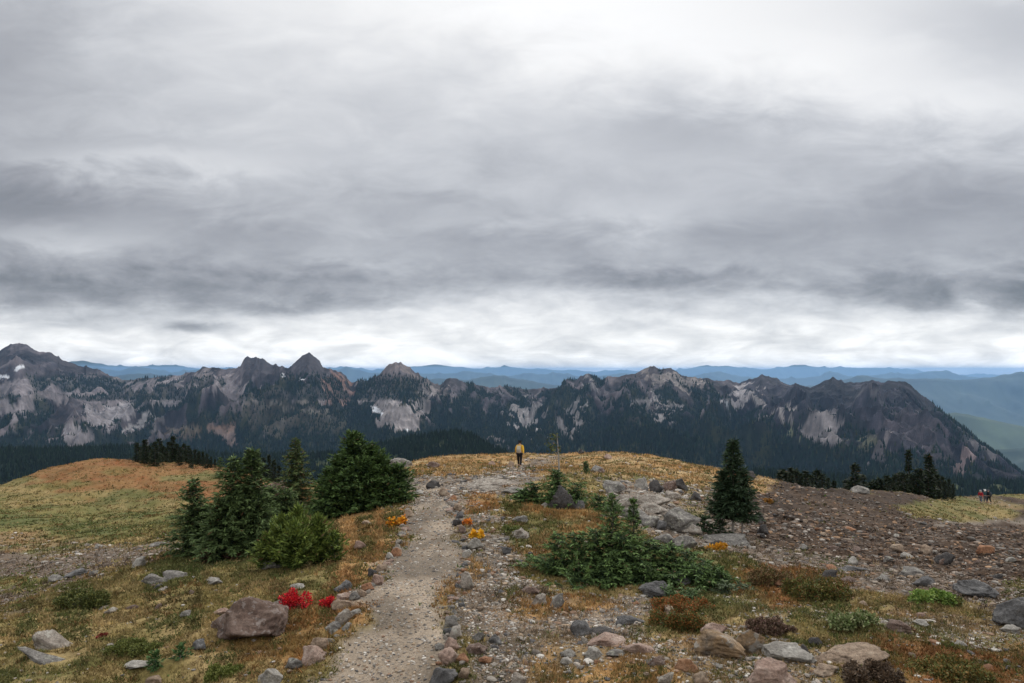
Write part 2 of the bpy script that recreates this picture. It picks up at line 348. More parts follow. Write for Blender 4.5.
# upper limit of the forest by bearing (image row)
FL = [(-400,425),(0,425),(60,430),(120,432),(200,425),(260,408),(340,405),(352,395),(420,395),(470,396),(520,398),(560,400),(600,402),(650,398),(720,396),(760,412),(800,432),(850,440),(900,452),(960,470),(1024,490),(1300,520)]
fl = np.interp(MPg, *np.array(FL, float).T)
SCREE = [  # pale scree fields and chutes
 ([(0,385),(60,375),(110,382),(150,380),(190,378),(225,370),(240,385),(262,390),(330,380),(345,400),(300,402),(280,395),(250,410),(215,390),(160,400),(120,405),(60,402),(0,410)], (.175,.155,.158), .8),
 ([(80,405),(140,405),(138,420),(100,428),(84,420)], (.215,.20,.205), .95),
 ([(60,428),(84,426),(82,440),(64,442)], (.20,.185,.19), .9),
 ([(170,408),(165,416),(130,437),(118,442),(140,425)], (.24,.23,.23), .9),
 ([(0,400),(30,395),(28,415),(0,424)], (.17,.155,.16), .7), ([(160,392),(185,388),(180,400),(158,402)], (.2,.185,.19), .8),
 ([(195,370),(232,372),(230,390),(196,396)], (.17,.15,.15), .8), ([(205,425),(236,425),(232,440),(206,436)], (.19,.14,.12), .8),
 ([(172,425),(200,425),(196,432),(168,436)], (.16,.14,.11), .6), ([(270,405),(290,405),(280,413)], (.2,.18,.18), .7), ([(300,412),(325,412),(316,420)], (.16,.15,.14), .7),
 ([(350,372),(372,378),(395,398),(412,412),(414,436),(400,434),(385,425),(365,395)], (.215,.195,.19), .9),
 ([(372,362),(420,368),(442,386),(440,398),(420,395),(400,372)], (.15,.125,.115), .7), ([(414,386),(436,386),(420,420),(412,425)], (.22,.20,.195), .85),
 ([(512,405),(536,400),(540,432),(524,430)], (.225,.21,.205), .9), ([(566,420),(580,400),(584,396),(578,432),(566,436)], (.215,.20,.195), .85),
 ([(592,372),(602,384),(590,394),(588,385)], (.20,.19,.19), .8), ([(635,392),(650,398),(672,418),(664,420),(645,408)], (.22,.205,.2), .85), ([(655,394),(676,404),(678,416),(662,402)], (.22,.205,.2), .85),
 ([(640,370),(672,368),(700,378),(718,386),(700,392),(676,382),(650,384)], (.20,.175,.16), .8),
 ([(725,400),(758,384),(752,396),(738,408)], (.27,.25,.25), .95), ([(750,398),(762,398),(772,414),(762,412)], (.27,.25,.24), .95), ([(776,408),(786,408),(784,420),(776,416)], (.22,.20,.19), .8),
 ([(796,432),(812,412),(834,410),(842,424),(826,442),(806,440)], (.21,.19,.19), .95), ([(782,425),(790,425),(796,438),(790,436)], (.16,.17,.10), .9),
 ([(872,465),(880,430),(888,425),(886,440),(894,462),(886,462)], (.17,.15,.15), .8), ([(954,482),(958,450),(968,440),(966,470),(962,482)], (.19,.145,.14), .85), ([(850,440),(866,438),(866,452),(850,452)], (.12,.12,.07), .7),
 ([(880,420),(900,410),(930,420),(950,450),(940,460),(905,440)], (.085,.072,.078), .45), ([(556,398),(562,396),(560,424),(554,424)], (.13,.11,.11), .5), ([(490,455),(500,440),(504,440),(500,462)], (.2,.18,.17), .7), ([(568,452),(576,440),(582,452)], (.10,.12,.05), .7)]
RUSTY = [([(318,375),(345,376),(345,402),(322,400)], (.17,.095,.07), .8), ([(210,420),(238,415),(240,430),(205,432)], (.17,.105,.07), .6), ([(168,428),(200,425),(200,436),(165,440)], (.14,.10,.06), .5), ([(380,378),(395,374),(400,392),(384,395)], (.15,.11,.075), .5), ([(245,400),(300,395),(350,420),(340,435),(250,430)], (.10,.09,.045), .4)]
SNOW = [([(14,368),(23,365),(24,368),(15,372)],), ([(-2,374),(10,377),(8,379),(-2,377)],), ([(281,373),(284,373),(283,377),(281,377)],), ([(299,377),(304,379),(303,380),(299,379)],), ([(370,406),(376,407),(385,414),(382,416),(373,411)],), ([(402,429),(408,428),(408,432),(403,432)],), ([(724,402),(726,401),(728,404),(725,404)],)]
mcol = rock.copy()
purp = sm(.35, .7, det2)
mcol = lerp(mcol, (.125,.105,.108), purp*.6*(MPg < 740) + purp*.0*(MPg >= 740))
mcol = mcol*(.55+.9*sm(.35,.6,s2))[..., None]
fd = np.zeros(MPg.shape)
nn = (fbm(MXg/160., MYg/160., 5, 51)-.5)*70 + (fbm(MXg/45., MYg/60., 3, 52)-.5)*26
fd = sm(-9, 7, my + nn - (s2-.4)*30 + (s1-.4)*16 - fl)
sc_all = np.zeros(MPg.shape)
cw = (fbm(MXg/260., MYg/260., 4, 71)-.5)*2.2
chn = ridged(MXg/170. + cw + MYg/1500., MYg/1500., 2, 72)
ch = sm(.86, .95, chn)*sm(.48, .56, fbm(MXg/330., MYg/420., 3, 74))*sm(-40, 25, my-380)
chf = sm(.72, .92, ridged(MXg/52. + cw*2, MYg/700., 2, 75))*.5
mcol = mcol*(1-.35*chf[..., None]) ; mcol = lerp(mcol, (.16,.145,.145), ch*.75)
for poly, c, a in SCREE + RUSTY:
    m = inpoly(qx, qy, poly)*a*(.55+1.1*(stri-.25)); m = np.clip(m, 0, 1)
    cc_ = np.array(c)*(.2+2.0*det)[..., None]
    mcol = mcol*(1-m[..., None]) + cc_*m[..., None]; sc_all = np.maximum(sc_all, inpoly(qx, qy, poly)*a)
# trees also climb in islands over the left slopes
isl = sm(.485, .515, fbm(MXg/210., MYg/260., 5, 55) + (s2-.4)*.12)*sm(372, 384, my)*(MPg < 440)*(1-sm(400, 440, MPg))
fd = np.clip(np.maximum(fd, isl*.95), 0, 1)*(1-np.clip(sc_all*1.15*(my > 400) + sc_all*.35*(my <= 400) + ch*.8, 0, 1))
isr = sm(.50, .55, fbm(MXg/150., MYg/190., 5, 58))*sm(395, 440, my)*(MPg > 740)*.6
fd = np.maximum(np.where(MPg > 740, fd*sm(-2, 14, my-fl+nn*.5)+0*fd, fd), isr*(1-sc_all))
tallrock = [(243,354),(271,354),(274,372),(262,378),(244,374)], [(293,362),(309,350),(326,366),(318,376),(296,376)]
for tr_ in tallrock:
    m = inpoly(MPg+wn1*.15, my+wn2*.15, tr_)*.9; mcol = lerp(mcol, (.05,.045,.05), m)
meadow = sm(.55, .7, fbm(MXg/120., MYg/120., 4, 57))
floorc = lerp(np.ones(MPg.shape+(3,))*np.array((.009,.015,.010)), (.075,.075,.03), meadow*.35)
mcol = mcol*(1-fd[..., None]) + floorc*fd[..., None]
for (poly,) in SNOW:
    m = inpoly(MPg+wn1*.16, my+wn2*.16, poly)*.85; mcol = lerp(mcol, (.62,.64,.68), m); fd = fd*(1-m)
q = np.arange(MPg.size).reshape(MPg.shape)
quads = np.stack([q[:-1,:-1], q[:-1,1:], q[1:,1:], q[1:,:-1]], -1).reshape(-1, 4)
M_mt = attr_mat('mountain_rock', .95, .03, .35, (.8, 6))
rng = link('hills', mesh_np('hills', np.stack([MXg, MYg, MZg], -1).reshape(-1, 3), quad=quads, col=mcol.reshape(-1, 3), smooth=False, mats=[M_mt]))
tag(rng, 'jagged mountain range with grey scree and dark forest', None, None, 'structure')

# nearer wooded rise in front of the range
RISE = [(-500,455),(0,450),(40,451),(100,449),(135,447),(200,455),(260,456),(330,455),(380,446),(405,440),(430,436),(455,433),(470,436),(485,444),(500,452),(540,470),(620,478),(760,474),(830,479),(900,482),(1024,484),(1300,490)]
rpx, rpy = np.array(RISE, float).T
def rise(p, Y):
    D = 1750 + 250*np.sin(p/170.); zc_ = (HY-np.interp(p, rpx, rpy))/F*D; t = D-Y
    X = (p-HX)/F*Y
    return zc_ - np.where(t > 0, t*.26 + 0*t, -t*.45) + 16*(fbm(X/90., Y/90., 4, 66)-.5)*np.clip(abs(t)/120, 0, 1)
rp_ = np.arange(-420, 1360, 3.0); rY = np.arange(330, 2700, 16.0)
RYg, RPg = np.meshgrid(rY, rp_, indexing='ij'); RXg = (RPg-HX)/F*RYg; RZg = rise(RPg, RYg)
q = np.arange(RPg.size).reshape(RPg.shape)
quads = np.stack([q[:-1,:-1], q[:-1,1:], q[1:,1:], q[1:,:-1]], -1).reshape(-1, 4)
mead = sm(.66, .72, fbm(RXg/50., RYg/60., 4, 68))
rc = np.array((.022,.034,.018))*(1-mead[..., None]) + np.array((.065,.075,.03))*mead[..., None]
rr_ = link('foothill', mesh_np('foothill', np.stack([RXg, RYg, RZg], -1).reshape(-1, 3), quad=quads, col=rc.reshape(-1, 3), smooth=True, mats=[M_mt]))
tag(rr_, 'dark wooded foothill in the valley before the range', None, None, 'structure')

# far-off forest: countless tiny conifers standing on those slopes
def cones(X, Y, Z, h, r, col, sides=5):
    n = len(X); a = np.arange(sides)/sides*2*math.pi; ph = RS.rand(n)[:, None]*6.28 + a
    base = np.stack([X[:, None]+np.cos(ph)*r[:, None], Y[:, None]+np.sin(ph)*r[:, None], np.repeat((Z+h*.04)[:, None], sides, 1)], -1)
    tip = np.stack([X, Y, Z+h], -1)[:, None]
    v = np.concatenate([base, tip], 1).reshape(-1, 3)
    o = (np.arange(n)*(sides+1))[:, None]
    k = np.arange(sides); tri = np.stack([o+k, o+(k+1) % sides, o+sides+0*k], -1).reshape(-1, 3)
    return v, tri, np.repeat(col, sides+1, 0)
n = 400000; P_ = RS.uniform(-200, 1180, n); Y_ = RS.uniform(2300, 5500, n); 
i = np.clip(np.searchsorted(mY, Y_)-1, 0, len(mY)-1); j = np.clip(((P_+330)/1.25).astype(int), 0, len(mp)-1)
keep = RS.rand(n) < fd[i, j]*.9*(Y_/5500)**.6
keep &= (np.interp(P_, dpx, dpv) > Y_ - 60)
P_, Y_ = P_[keep], Y_[keep]; Z_ = mount(P_, Y_)[0]; X_ = (P_-HX)/F*Y_
h = RS.uniform(11, 27, len(P_)); cmul = RS.uniform(.5, 1.5, len(P_))[:, None]
ccol = np.array((.009,.019,.011))*cmul + (RS.rand(len(P_)) < .08)[:, None]*np.array((.03,.025,.006))
va, ta, ca = cones(X_, Y_, Z_, h, h*.19, ccol, 4)
n = 130000; P2 = RS.uniform(-150, 1150, n); Y2 = RS.uniform(900, 2080, n); X2 = (P2-HX)/F*Y2
ii = np.clip(((Y2-330)/16).astype(int), 0, len(rY)-1); jj = np.clip(((P2+420)/3).astype(int), 0, len(rp_)-1)
keep = (RS.rand(n) < (1-mead[ii, jj]*.8)) & (Y2 < 1790+250*np.sin(P2/170.)); P2, Y2, X2 = P2[keep], Y2[keep], X2[keep]; Z2 = rise(P2, Y2)
h2 = RS.uniform(9, 22, len(P2)); c2 = np.array((.009,.018,.009))*RS.uniform(.5, 1.5, len(P2))[:, None]
vb, tb, cb_ = cones(X2, Y2, Z2, h2, h2*.17, c2, 5)
M_ff = attr_mat('forest_needles', .95)
print('far trees', len(P_), len(P2))
f1 = link('distant_forest', mesh_np('distant_forest', va, tri=ta, col=ca, mats=[M_ff])); tag(f1, 'dense conifer forest covering the mountain slopes', 'forest', None, 'stuff')
f2 = link('valley_forest', mesh_np('valley_forest', vb, tri=tb, col=cb_, mats=[M_ff])); tag(f2, 'dark conifer forest on the nearer valley foothill', 'forest', None, 'stuff')

# blue ranges beyond, each with its own distance
def band(name, pts, D, thick, foot, col, seed, label, jag=1.0, pstep=1.5):
    a, b = np.array(pts, float).T; p = np.arange(a[0], a[-1], pstep); rows = np.linspace(-1, 1, 61)
    Yr, Pg = np.meshgrid(rows, p, indexing='ij')
    Dd = D + thick*.35*(fbm(Pg/90., Pg*0, 2, seed)-.5)
    crest = np.interp(Pg, a, b) - (ridged(Pg/16., Pg*0, 4, seed+2)-.4)*3.2*jag
    Z = (HY-crest)/F*Dd; Yy = Dd + Yr*thick; X = (Pg-HX)/F*Yy
    t = np.abs(Yr); zz = Z + (foot-Z)*t**.9 + np.sin(t*math.pi)*(ridged(X/thick*3.2, Yy/thick*1.3, 4, seed+5)-.4)*abs(foot-Z)*.35
    lim = (HY-crest-.6)/F*Yy; zz = np.where((zz > lim) & (t > .02), lim, zz)
    q = np.arange(Pg.size).reshape(Pg.shape); quads = np.stack([q[:-1,:-1], q[:-1,1:], q[1:,1:], q[1:,:-1]], -1).reshape(-1, 4)
    cc = np.array(col)*(.6+.8*fbm(X/thick*9, Yy/thick*9, 4, seed+9))[..., None]
    o = link(name, mesh_np(name, np.stack([X, Yy, zz], -1).reshape(-1, 3), quad=quads, col=cc.reshape(-1, 3), smooth=True, mats=[M_mf]))
    tag(o, label, None, None, 'structure')
M_mf = attr_mat('far_slopes', .95)
FG = (.040,.055,.040)
band('far_hills', [(-500,372),(0,370),(60,363),(80,361),(100,364),(130,366),(165,364),(200,368),(330,368),(350,366),(372,370),(410,366),(440,364),(470,369),(505,366),(540,369),(600,371),(670,370),(700,366),(725,365),(760,369),(800,365),(830,367),(880,367),(905,369),(960,374),(1000,375),(1100,372),(1500,370)], 62000, 5000, -1900, FG, 5, 'palest blue range along the horizon', .8)
band('far_hills', [(-500,378),(60,371),(95,366),(120,370),(140,366),(170,372),(200,368),(230,376),(330,370),(345,367),(365,372),(390,374),(420,373),(480,372),(500,376),(560,372),(590,377),(620,372),(650,374),(690,376),(720,371),(760,379),(820,376),(830,372),(850,376),(880,374),(920,373),(945,371),(965,375),(1010,380),(1500,378)], 38000, 4000, -1800, FG, 15, 'soft blue range behind the jagged mountains', 1.0)
band('far_hills', [(-500,392),(100,378),(130,373),(180,375),(200,381),(330,380),(410,384),(440,378),(470,380),(495,374),(520,379),(545,384),(600,386),(780,392),(840,380),(862,375),(885,378),(920,378),(960,380),(990,377),(1024,372),(1060,366),(1120,362),(1500,372)], 21000, 3600, -1800, FG, 25, 'blue slope dropping from the right edge of the view', .8)
band('far_hills', [(700,440),(860,430),(930,416),(955,412),(985,418),(1030,428),(1100,436),(1500,440)], 11000, 2600, -1700, (.06,.08,.04), 35, 'rounded green-blue hill low at the right edge', .35)
band('far_hills', [(700,470),(900,462),(980,450),(1030,448),(1100,446),(1500,455)], 7800, 1500, -1500, (.03,.045,.03), 36, 'low dark wooded hill at right beneath the rounded hill', .3)
# the lowland that reaches the horizon
fp = np.array([(-94000, 7000, -1450), (94000, 7000, -1450), (94000, 91500, -1450), (-94000, 91500, -1450)], float)
gl = link('valley', mesh_np('valley', [(-94000,-2500,-1500),(94000,-2500,-1500),(94000,91500,-1500),(-94000,91500,-1500)], quad=[(0,1,2,3)], col=np.array([FG]*4), mats=[M_mf]))
tag(gl, 'hazy lowland under the far ranges', None, None, 'structure')
# ------------------------------------------------------------------ rocks
import bmesh
ICO = {}
def ico(s):
    if s not in ICO:
        bm = bmesh.new(); bmesh.ops.create_icosphere(bm, subdivisions=s, radius=1)
        v = np.array([x.co[:] for x in bm.verts]); f = np.array([[q.index for q in x.verts] for x in bm.faces]); bm.free(); ICO[s] = (v, f)
    return ICO[s]
def rock_shape(seed, s=4, planes=16, soft=.018, rough=.10):
    rs = np.random.RandomState(seed); v, f = ico(s)
    planes = max(planes, 12); i_ = np.arange(planes)+.5; ph = np.arccos(1-2*i_/planes); th = math.pi*(1+5**.5)*i_
    n = np.stack([np.cos(th)*np.sin(ph), np.sin(th)*np.sin(ph), np.cos(ph)], 1) + rs.normal(size=(planes, 3))*.28; rq = np.linalg.qr(rs.normal(size=(3, 3)))[0]; n = n @ rq
    n /= np.linalg.norm(n, axis=1)[:, None]; d = rs.uniform(.48, 1.0, planes)
    dots = v @ n.T
    r = np.where(dots > .08, d/np.maximum(dots, .08), 9)
    rm = -soft*np.log(np.sum(np.exp(-np.minimum(r, 3)/soft), 1)); rm = np.clip(rm, .3, 1.25)
    p = v*rm[:, None]
    if s >= 3:
        o = seed*3.7 % 50
        k = (vn3(p[:,0]*2.3+o, p[:,1]*2.3, p[:,2]*2.3, seed)-.5)*rough*2.2 + (vn3(p[:,0]*5+o, p[:,1]*5, p[:,2]*9, seed+1)-.5)*rough*1.4 + (vn3(p[:,0]*12+o, p[:,1]*12, p[:,2]*20, seed+2)-.5)*rough*.8 + (vn3(p[:,0]*30+o, p[:,1]*30, p[:,2]*30, seed+3)-.5)*rough*.35
        p = p*(1+k)[:, None]
    return p, f
RM = {
 'grey':  rock_mat('grey_rock', (.095,.088,.080), (.185,.172,.158), (.28,.262,.24), (.33,.32,.27)),
 'dark':  rock_mat('dark_rock', (.030,.028,.028), (.065,.060,.058), (.11,.10,.095), None),
 'slate': rock_mat('slate_rock', (.055,.054,.055), (.115,.112,.112), (.23,.224,.218), None),
 'brown': rock_mat('brown_rock', (.070,.043,.033), (.145,.098,.078), (.24,.18,.15), (.25,.21,.19)),
 'tan':   rock_mat('tan_rock', (.17,.12,.085), (.29,.215,.155), (.40,.325,.25), None),
 'pink':  rock_mat('pink_rock', (.20,.125,.095), (.33,.235,.19), (.45,.36,.305), None),
 'rust':  rock_mat('rust_rock', (.16,.075,.045), (.30,.155,.085), (.38,.24,.15), None),
 'white': rock_mat('pale_rock', (.18,.165,.145), (.31,.29,.26), (.46,.44,.40), None),
 'tgrey': rock_mat('warm_grey_rock', (.15,.125,.105), (.26,.225,.19), (.36,.32,.28), (.40,.38,.33)),
 'mottled': rock_mat('mottled_rock', (.085,.075,.065), (.24,.16,.09), (.30,.26,.21), (.30,.28,.25), 2.2)}
used = 0
OCC = []
def rock(box, m, label, group=None, name='rock', seed=None, flat=None, tilt=0, planes=16, s=None, depth=None, rz=None, hk=1.0, taper=0, sink=0):
    
    """box = columns and rows the stone covers in the photograph; it is seated on the real ground there"""
    global used
    used += 1; seed = seed or 100+used
    x0, y0, x1, y1 = box; w = x1-x0; h = y1-y0; cx = (x0+x1)/2
    X, Y, Z = ray(cx, y1-.5); k = Y/F; sl = abs(Z)/Y
    W = w*k; Hh = h*k; D = depth*W if depth else min(W*.8, max(Hh*2.2, W*.35)); 
    hr = max(Hh - D*sl*.6, Hh*.5)*hk 
    Yc = Y + D*.42; Xc = (cx-HX)/F*Yc; Zc = float(H(Xc, Yc)[0]); Zf = Z
    s = s or (5 if w > 34 else 4 if w > 13 else 3)
    p, f = rock_shape(seed, s, planes); p = p/np.abs(p).max(0); fl_ = np.clip(.25-p[:,2], 0, 1.2)[:, None]; p[:, :2] *= 1+.45*fl_; p = p/np.abs(p).max(0)
    c = math.cos(tilt); sn = math.sin(tilt)
    rot = RS.uniform(-.35, .35) if rz is None else rz
    hv = hr/.74; p = p.copy(); p[:,2] *= 1 - taper*np.clip(p[:,0]+.25, 0, 1.2)
    q = np.stack([p[:,0]*W/2*1.03, p[:,1]*D/2, p[:,2]*hv*.5], 1)
    q = np.stack([q[:,0]*c - q[:,2]*sn, q[:,1], q[:,0]*sn + q[:,2]*c], 1)
    top = q[:,2].max(); q[:,2] += min(hr, top+hr*.8) - top + 0.0
    me = mesh_np(name, q, tri=f, smooth=True, mats=[RM[m]])
    o = link(name, me); o.location = (Xc, Yc, min(Zc, Zf + D*.42*.5) if Zc > Zf else Zc); o.rotation_euler.z = 0
    # rest the stone on a base height between its front and centre
    o.location.z = Zf*.5 + Zc*.5 - sink*hr
    tag(o, label, 'boulder' if w > 40 else 'rock', group)
    OCC.append((Xc, Yc, max(W, D)*.5))
    return o
B = [
 # left slope
 ((200,590,312,647),'brown','large reddish-brown boulder beside the trail, just left of the red shrub',dict(planes=15,seed=507,s=5,taper=.25,hk=1.12,sink=.05)),
 ((272,597,298,612),'tgrey','low rock sloping up from behind the big brown boulder to the red shrub',{}),
 ((20,606,92,650),'tgrey','long grey slab curving up out of the turf, upper of the pair at far left',dict(tilt=-.5,depth=.34,hk=.42)),
 ((12,626,98,664),'grey','long pale grey slab slanting down-left, lower of the pair at far left',dict(tilt=-.42,depth=.3,hk=.4)),
 ((202,577,226,587),'white','flat whitish rock in turf below the leftmost fir group',{}),
 ((131,555,147,568),'white','small upright whitish rock on the far edge of the left slope',{}),
 ((139,571,166,586),'grey','low grey slab in the left turf, left half of a broken pair',dict(tilt=-.15)),
 ((163,568,189,580),'grey','low grey slab in the left turf, right half of a broken pair',dict(tilt=-.1)),
 ((191,639,209,652),'slate','bluish-grey rock in grass left of the big brown boulder',{}),
 ((120,662,150,674),'white','pale flat rock in the turf at the bottom left',{}),
 ((144,675,163,688),'tan','tan rock cut by the bottom edge of the view at left',{}),
 ((212,608,230,617),'pink','flat peach-coloured stone above the big brown boulder',{}),
 ((180,610,192,618),'grey','little grey stone alone in turf left of the peach stone',{}),
 ((104,607,120,615),'tgrey','small warm-grey stone above the paired long slabs',{}),
 ((257,560,283,570),'grey','grey slab half under the round light-green fir',{}),
 ((210,548,222,556),'grey','grey stone at the foot of the leftmost small fir',{}),
 ((258,480,288,500),'brown','brown boulder peeking between the forked fir and the slender fir',dict(tilt=.3)),
 ((288,487,300,497),'tan','pale tan rock just right of the slender fir trunk',{}),
 ((387,457,416,469),'grey','grey boulder on the crest to the right of the dense dark fir',dict(seed=77)),
 ((92,543,106,549),'white','tiny pale stone on the gully bed at left',{}),
 ((66,567,88,577),'slate','bluish slab at the near lip of the left gully',{}),
 ((45,574,66,583),'grey','grey slab beside the yellow-green patch in the left gully',{}),
 ((150,541,172,547),'grey','thin grey ledge at the right end of the gully rim',{}),
 # left border of the trail
 ((254,664,290,690),'white','big pale grey rock at the bottom end of the trail\'s left border',dict(seed=88)),
 ((285,657,305,671),'grey','grey rock behind the pale block in the trail\'s left border',{}),
 ((300,644,327,665),'pink','pinkish-white block in the trail\'s left border near the bottom',dict(seed=91)),
 ((310,637,330,652),'tan','cream rounded rock touching the pinkish-white border block',{}),
 ((322,622,344,634),'grey','flat grey rock leaning to the trail\'s left edge below the red shrubs',{}),
 ((335,607,356,625),'tgrey','upright warm-grey border rock nearest the small red shrub',dict(seed=95)),
 ((330,598,353,611),'tan','tan flat rock right below the small red shrub',{}),
 ((336,593,351,603),'pink','pinkish-grey rock directly right of the small red shrub',{}),
 ((349,591,360,601),'grey','small grey rock between the red shrub and the left trail edge',{}),
 ((334,579,358,592),'slate','dark bluish flat rock in grass above the small red shrub',{}),
 ((356,589,367,598),'tan','pale tan stone below the orange one in the left border',{}),
 ((360,582,376,592),'rust','orange-tan stone between cream and pale stones of left border',{}),
 ((371,573,387,586),'pink','cream-pink cube-like stone in the left border',dict(seed=97)),
 ((366,568,378,578),'dark','black stone behind the cream-pink cube-like stone',{}),
 ((375,564,387,573),'tan','tan wedge above the cream-pink stone in the left border',{}),
 ((386,552,394,560),'white','small whitish stone in the upper left border',{}),
 ((391,547,403,557),'rust','orange-tan stone at the bend of the left border',{}),
 ((354,541,366,551),'pink','peach stone alone in rusty grass left of the trail',{}),
 ((290,583,305,590),'white','pale flat stone in the grass above the large red shrub',{}),
 ((404,509,415,518),'tan','tan stone right of the left yellow-orange plant',{}),
 ((361,520,371,526),'tan','tan stone under the dense dark fir',{}),
 # right border of the trail
 ((429,668,458,690),'slate','dark grey rock at the bottom end of the trail\'s right border',dict(seed=61)),
 ((458,669,471,684),'tan','tan rock right of the dark grey one at the bottom of the trail',{}),
 ((438,647,460,666),'pink','pinkish-tan wedge in the lower right border',dict(seed=63)),
 ((456,653,469,663),'rust','rust-orange stone right of the pinkish-tan wedge',{}),
 ((444,637,460,652),'pink','reddish-pink stone above the pinkish-tan wedge',dict(seed=64)),
 ((449,625,462,640),'tgrey','upright tan-grey stone above the reddish-pink stone',{}),
 ((442,614,460,628),'grey','grey stone leaning over the right trail edge',{}),
 ((458,571,474,591),'tgrey','tall warm-grey stone in the middle of the right border',dict(seed=66)),
 ((467,537,484,551),'white','pale rounded stone below the brightest yellow plant',dict(seed=67)),
 ((460,549,472,559),'white','small whitish stone left of a pale rounded stone in the border',{}),
 ((470,632,487,643),'grey','grey stone on the rubble strip near the right border',{}),
 ((488,634,502,646),'slate','bluish pointed stone on the rubble strip',dict(seed=68)),
 ((466,641,490,656),'brown','brown-grey lump on the rubble by the right border',{}),
 ((478,656,492,665),'rust','orange stone low on the rubble strip',{}),
 ((510,673,527,688),'tgrey','tan-grey rock cut by the bottom edge right of the trail',{}),
 ((560,657,573,666),'white','small white rock in the golden grass',{}),
 ((438,487,450,497),'tan','pale tan rock where the trail border meets the slab',{}),
 ((426,480,441,489),'dark','dark flat rock at the upper bend of the trail',{}),
 ((448,495,459,501),'rust','orange-brown flat stone near the top of the border',{}),
 ((453,504,464,512),'tan','tan stone above the left orange tuft in the border',{}),
 ((456,512,464,519),'slate','bluish stone left of the upper orange tuft in the border',{}),
 ((452,519,462,527),'dark','dark stone below the bluish border stone',{}),
 ((458,526,468,535),'brown','brown stone left of the brightest yellow plant',{}),
 # middle
 ((509,529,530,539),'tgrey','tan flat-topped rock in grass between trail and big spreading fir',{}),
 ((502,547,514,556),'slate','bluish flat stone at the left tip of the big spreading fir',{}),
 ((547,484,578,512),'dark','dark angular boulder in front of the low fir with the bare leader',dict(seed=31,planes=9,s=5)),
 ((572,500,586,511),'slate','dark blue-grey stone right of the dark angular boulder',{}),
 ((541,502,551,509),'white','small white stone left of the dark angular boulder',{}),
 ((512,515,528,523),'grey','flat grey stone above the tan flat-topped rock',{}),
 ((519,584,542,596),'brown','brown-grey flat rock on the rubble under the spreading fir',{}),
 ((549,593,565,609),'grey','grey triangular rock on the rubble left of the golden grass',{}),
 ((530,592,552,606),'tgrey','warm-grey rock beside the grey triangular rock',{}),
 ((568,619,592,637),'slate','blue-grey wedge at the left end of the slate group',dict(seed=41)),
 ((583,625,621,637),'dark','long near-black rock in the middle of the slate group',{}),
 ((612,613,646,627),'slate','dark slate slab at the right end of the slate group',dict(seed=43)),
 ((586,632,627,648),'pink','pale pink slab just below the near-black rock',{}),
 ((622,639,655,656),'pink','pale pink slab below-right of its larger neighbour',dict(seed=45)),
 ((583,646,606,660),'white','light grey rock at the front of the pink slabs',dict(seed=46)),
 ((605,649,627,659),'grey','flat grey rock in front of the pink slabs',{}),
 ((638,579,672,599),'slate','grey rounded boulder in front of the big spreading fir',dict(seed=47,s=5)),
 ((676,575,692,587),'slate','small bluish rock under the right end of the spreading fir',{}),
 ((660,605,676,618),'tan','small tan rock beside the low red-brown heather',dict(seed=48)),
 ((698,620,728,635),'pink','flat pink slab behind the wide mottled boulder',{}),
 ((692,627,746,660),'mottled','wide mottled orange-brown boulder, left half of the block pair',dict(seed=49,s=5)),
 ((732,626,768,656),'mottled','mottled grey-brown block joined to the wide mottled boulder',dict(seed=52,s=5)),
 ((755,639,812,665),'white','pale-topped grey boulder right of the mottled block pair',dict(seed=53,s=5)),
 ((743,657,798,688),'pink','pinkish-tan slab at the bottom edge below the pale-topped boulder',dict(seed=54)),
 ((673,656,697,672),'rust','rusty tan rock at the bottom right of the golden grass',{}),
 ((691,671,709,686),'tan','tan round rock cut by the bottom edge below the mottled boulder',{}),
 ((657,672,675,686),'tgrey','brown-grey rock at the bottom edge in golden grass',{}),
 ((648,655,668,669),'brown','brown rock beside the rusty tan rock',{}),
 ((808,641,902,668),'tan','big smooth tan slab at the bottom right',dict(seed=55,s=5)),
 ((812,663,842,677),'tan','lower tan ledge under the big smooth slab',{}),
 ((796,643,812,661),'dark','dark stone between the pale-topped boulder and big tan slab',{}),
 ((808,636,824,646),'dark','dark little rock behind the left end of the big tan slab',{}),
 # outcrops behind the spreading fir
 ((599,480,625,494),'grey','grey block at the left end of the outcrop, nearest the bare leader',dict(seed=21)),
 ((612,494,640,512),'tgrey','broad grey outcrop slab behind the tips of the spreading fir',dict(seed=22)),
 ((628,492,672,508),'tgrey','long sloping outcrop slab behind the spreading fir',dict(tilt=.15)),
 ((656,506,700,534),'grey','largest pale grey outcrop slab left of the lone fir',dict(seed=24,tilt=.3,s=5)),
 ((632,476,650,489),'white','pale rock at the upper left of the dark rock pile',{}),
 ((646,479,664,493),'dark','black rock, left of the dark rock pile',dict(seed=25)),
 ((662,480,678,492),'brown','dark brown rock, middle of the dark rock pile',{}),
 ((674,478,690,491),'dark','black rock, right end of the dark rock pile',{}),
 ((688,491,703,502),'dark','dark rock with paler top below the dark rock pile',{}),
 ((652,532,676,545),'grey','grey rock between the spreading fir and the lone fir',{}),
 ((673,536,700,551),'grey','grey slab right behind the spreading fir',{}),
 ((700,529,752,546),'grey','low grey slab under the lone fir',dict(depth=.9,seed=28,hk=.6)),
 ((656,520,668,531),'slate','bluish rock at the lower left of the largest outcrop slab',{}),
 ((742,470,759,480),'dark','dark rock on the crest right of the lone fir top',{}),
 ((752,513,767,524),'dark','dark rock on the scree right of the lone fir',{}),
 ((757,525,771,536),'dark','dark rock lower on the scree right of the lone fir',{}),
 ((596,468,606,474),'brown','small brown rock on the crest above the outcrop',{}),
 ((577,449,585,454),'dark','little dark rock on the crest skyline right of the bare leader',{}),
 ((604,454,613,460),'pink','small pale rock in the golden grass on the crest',{}),
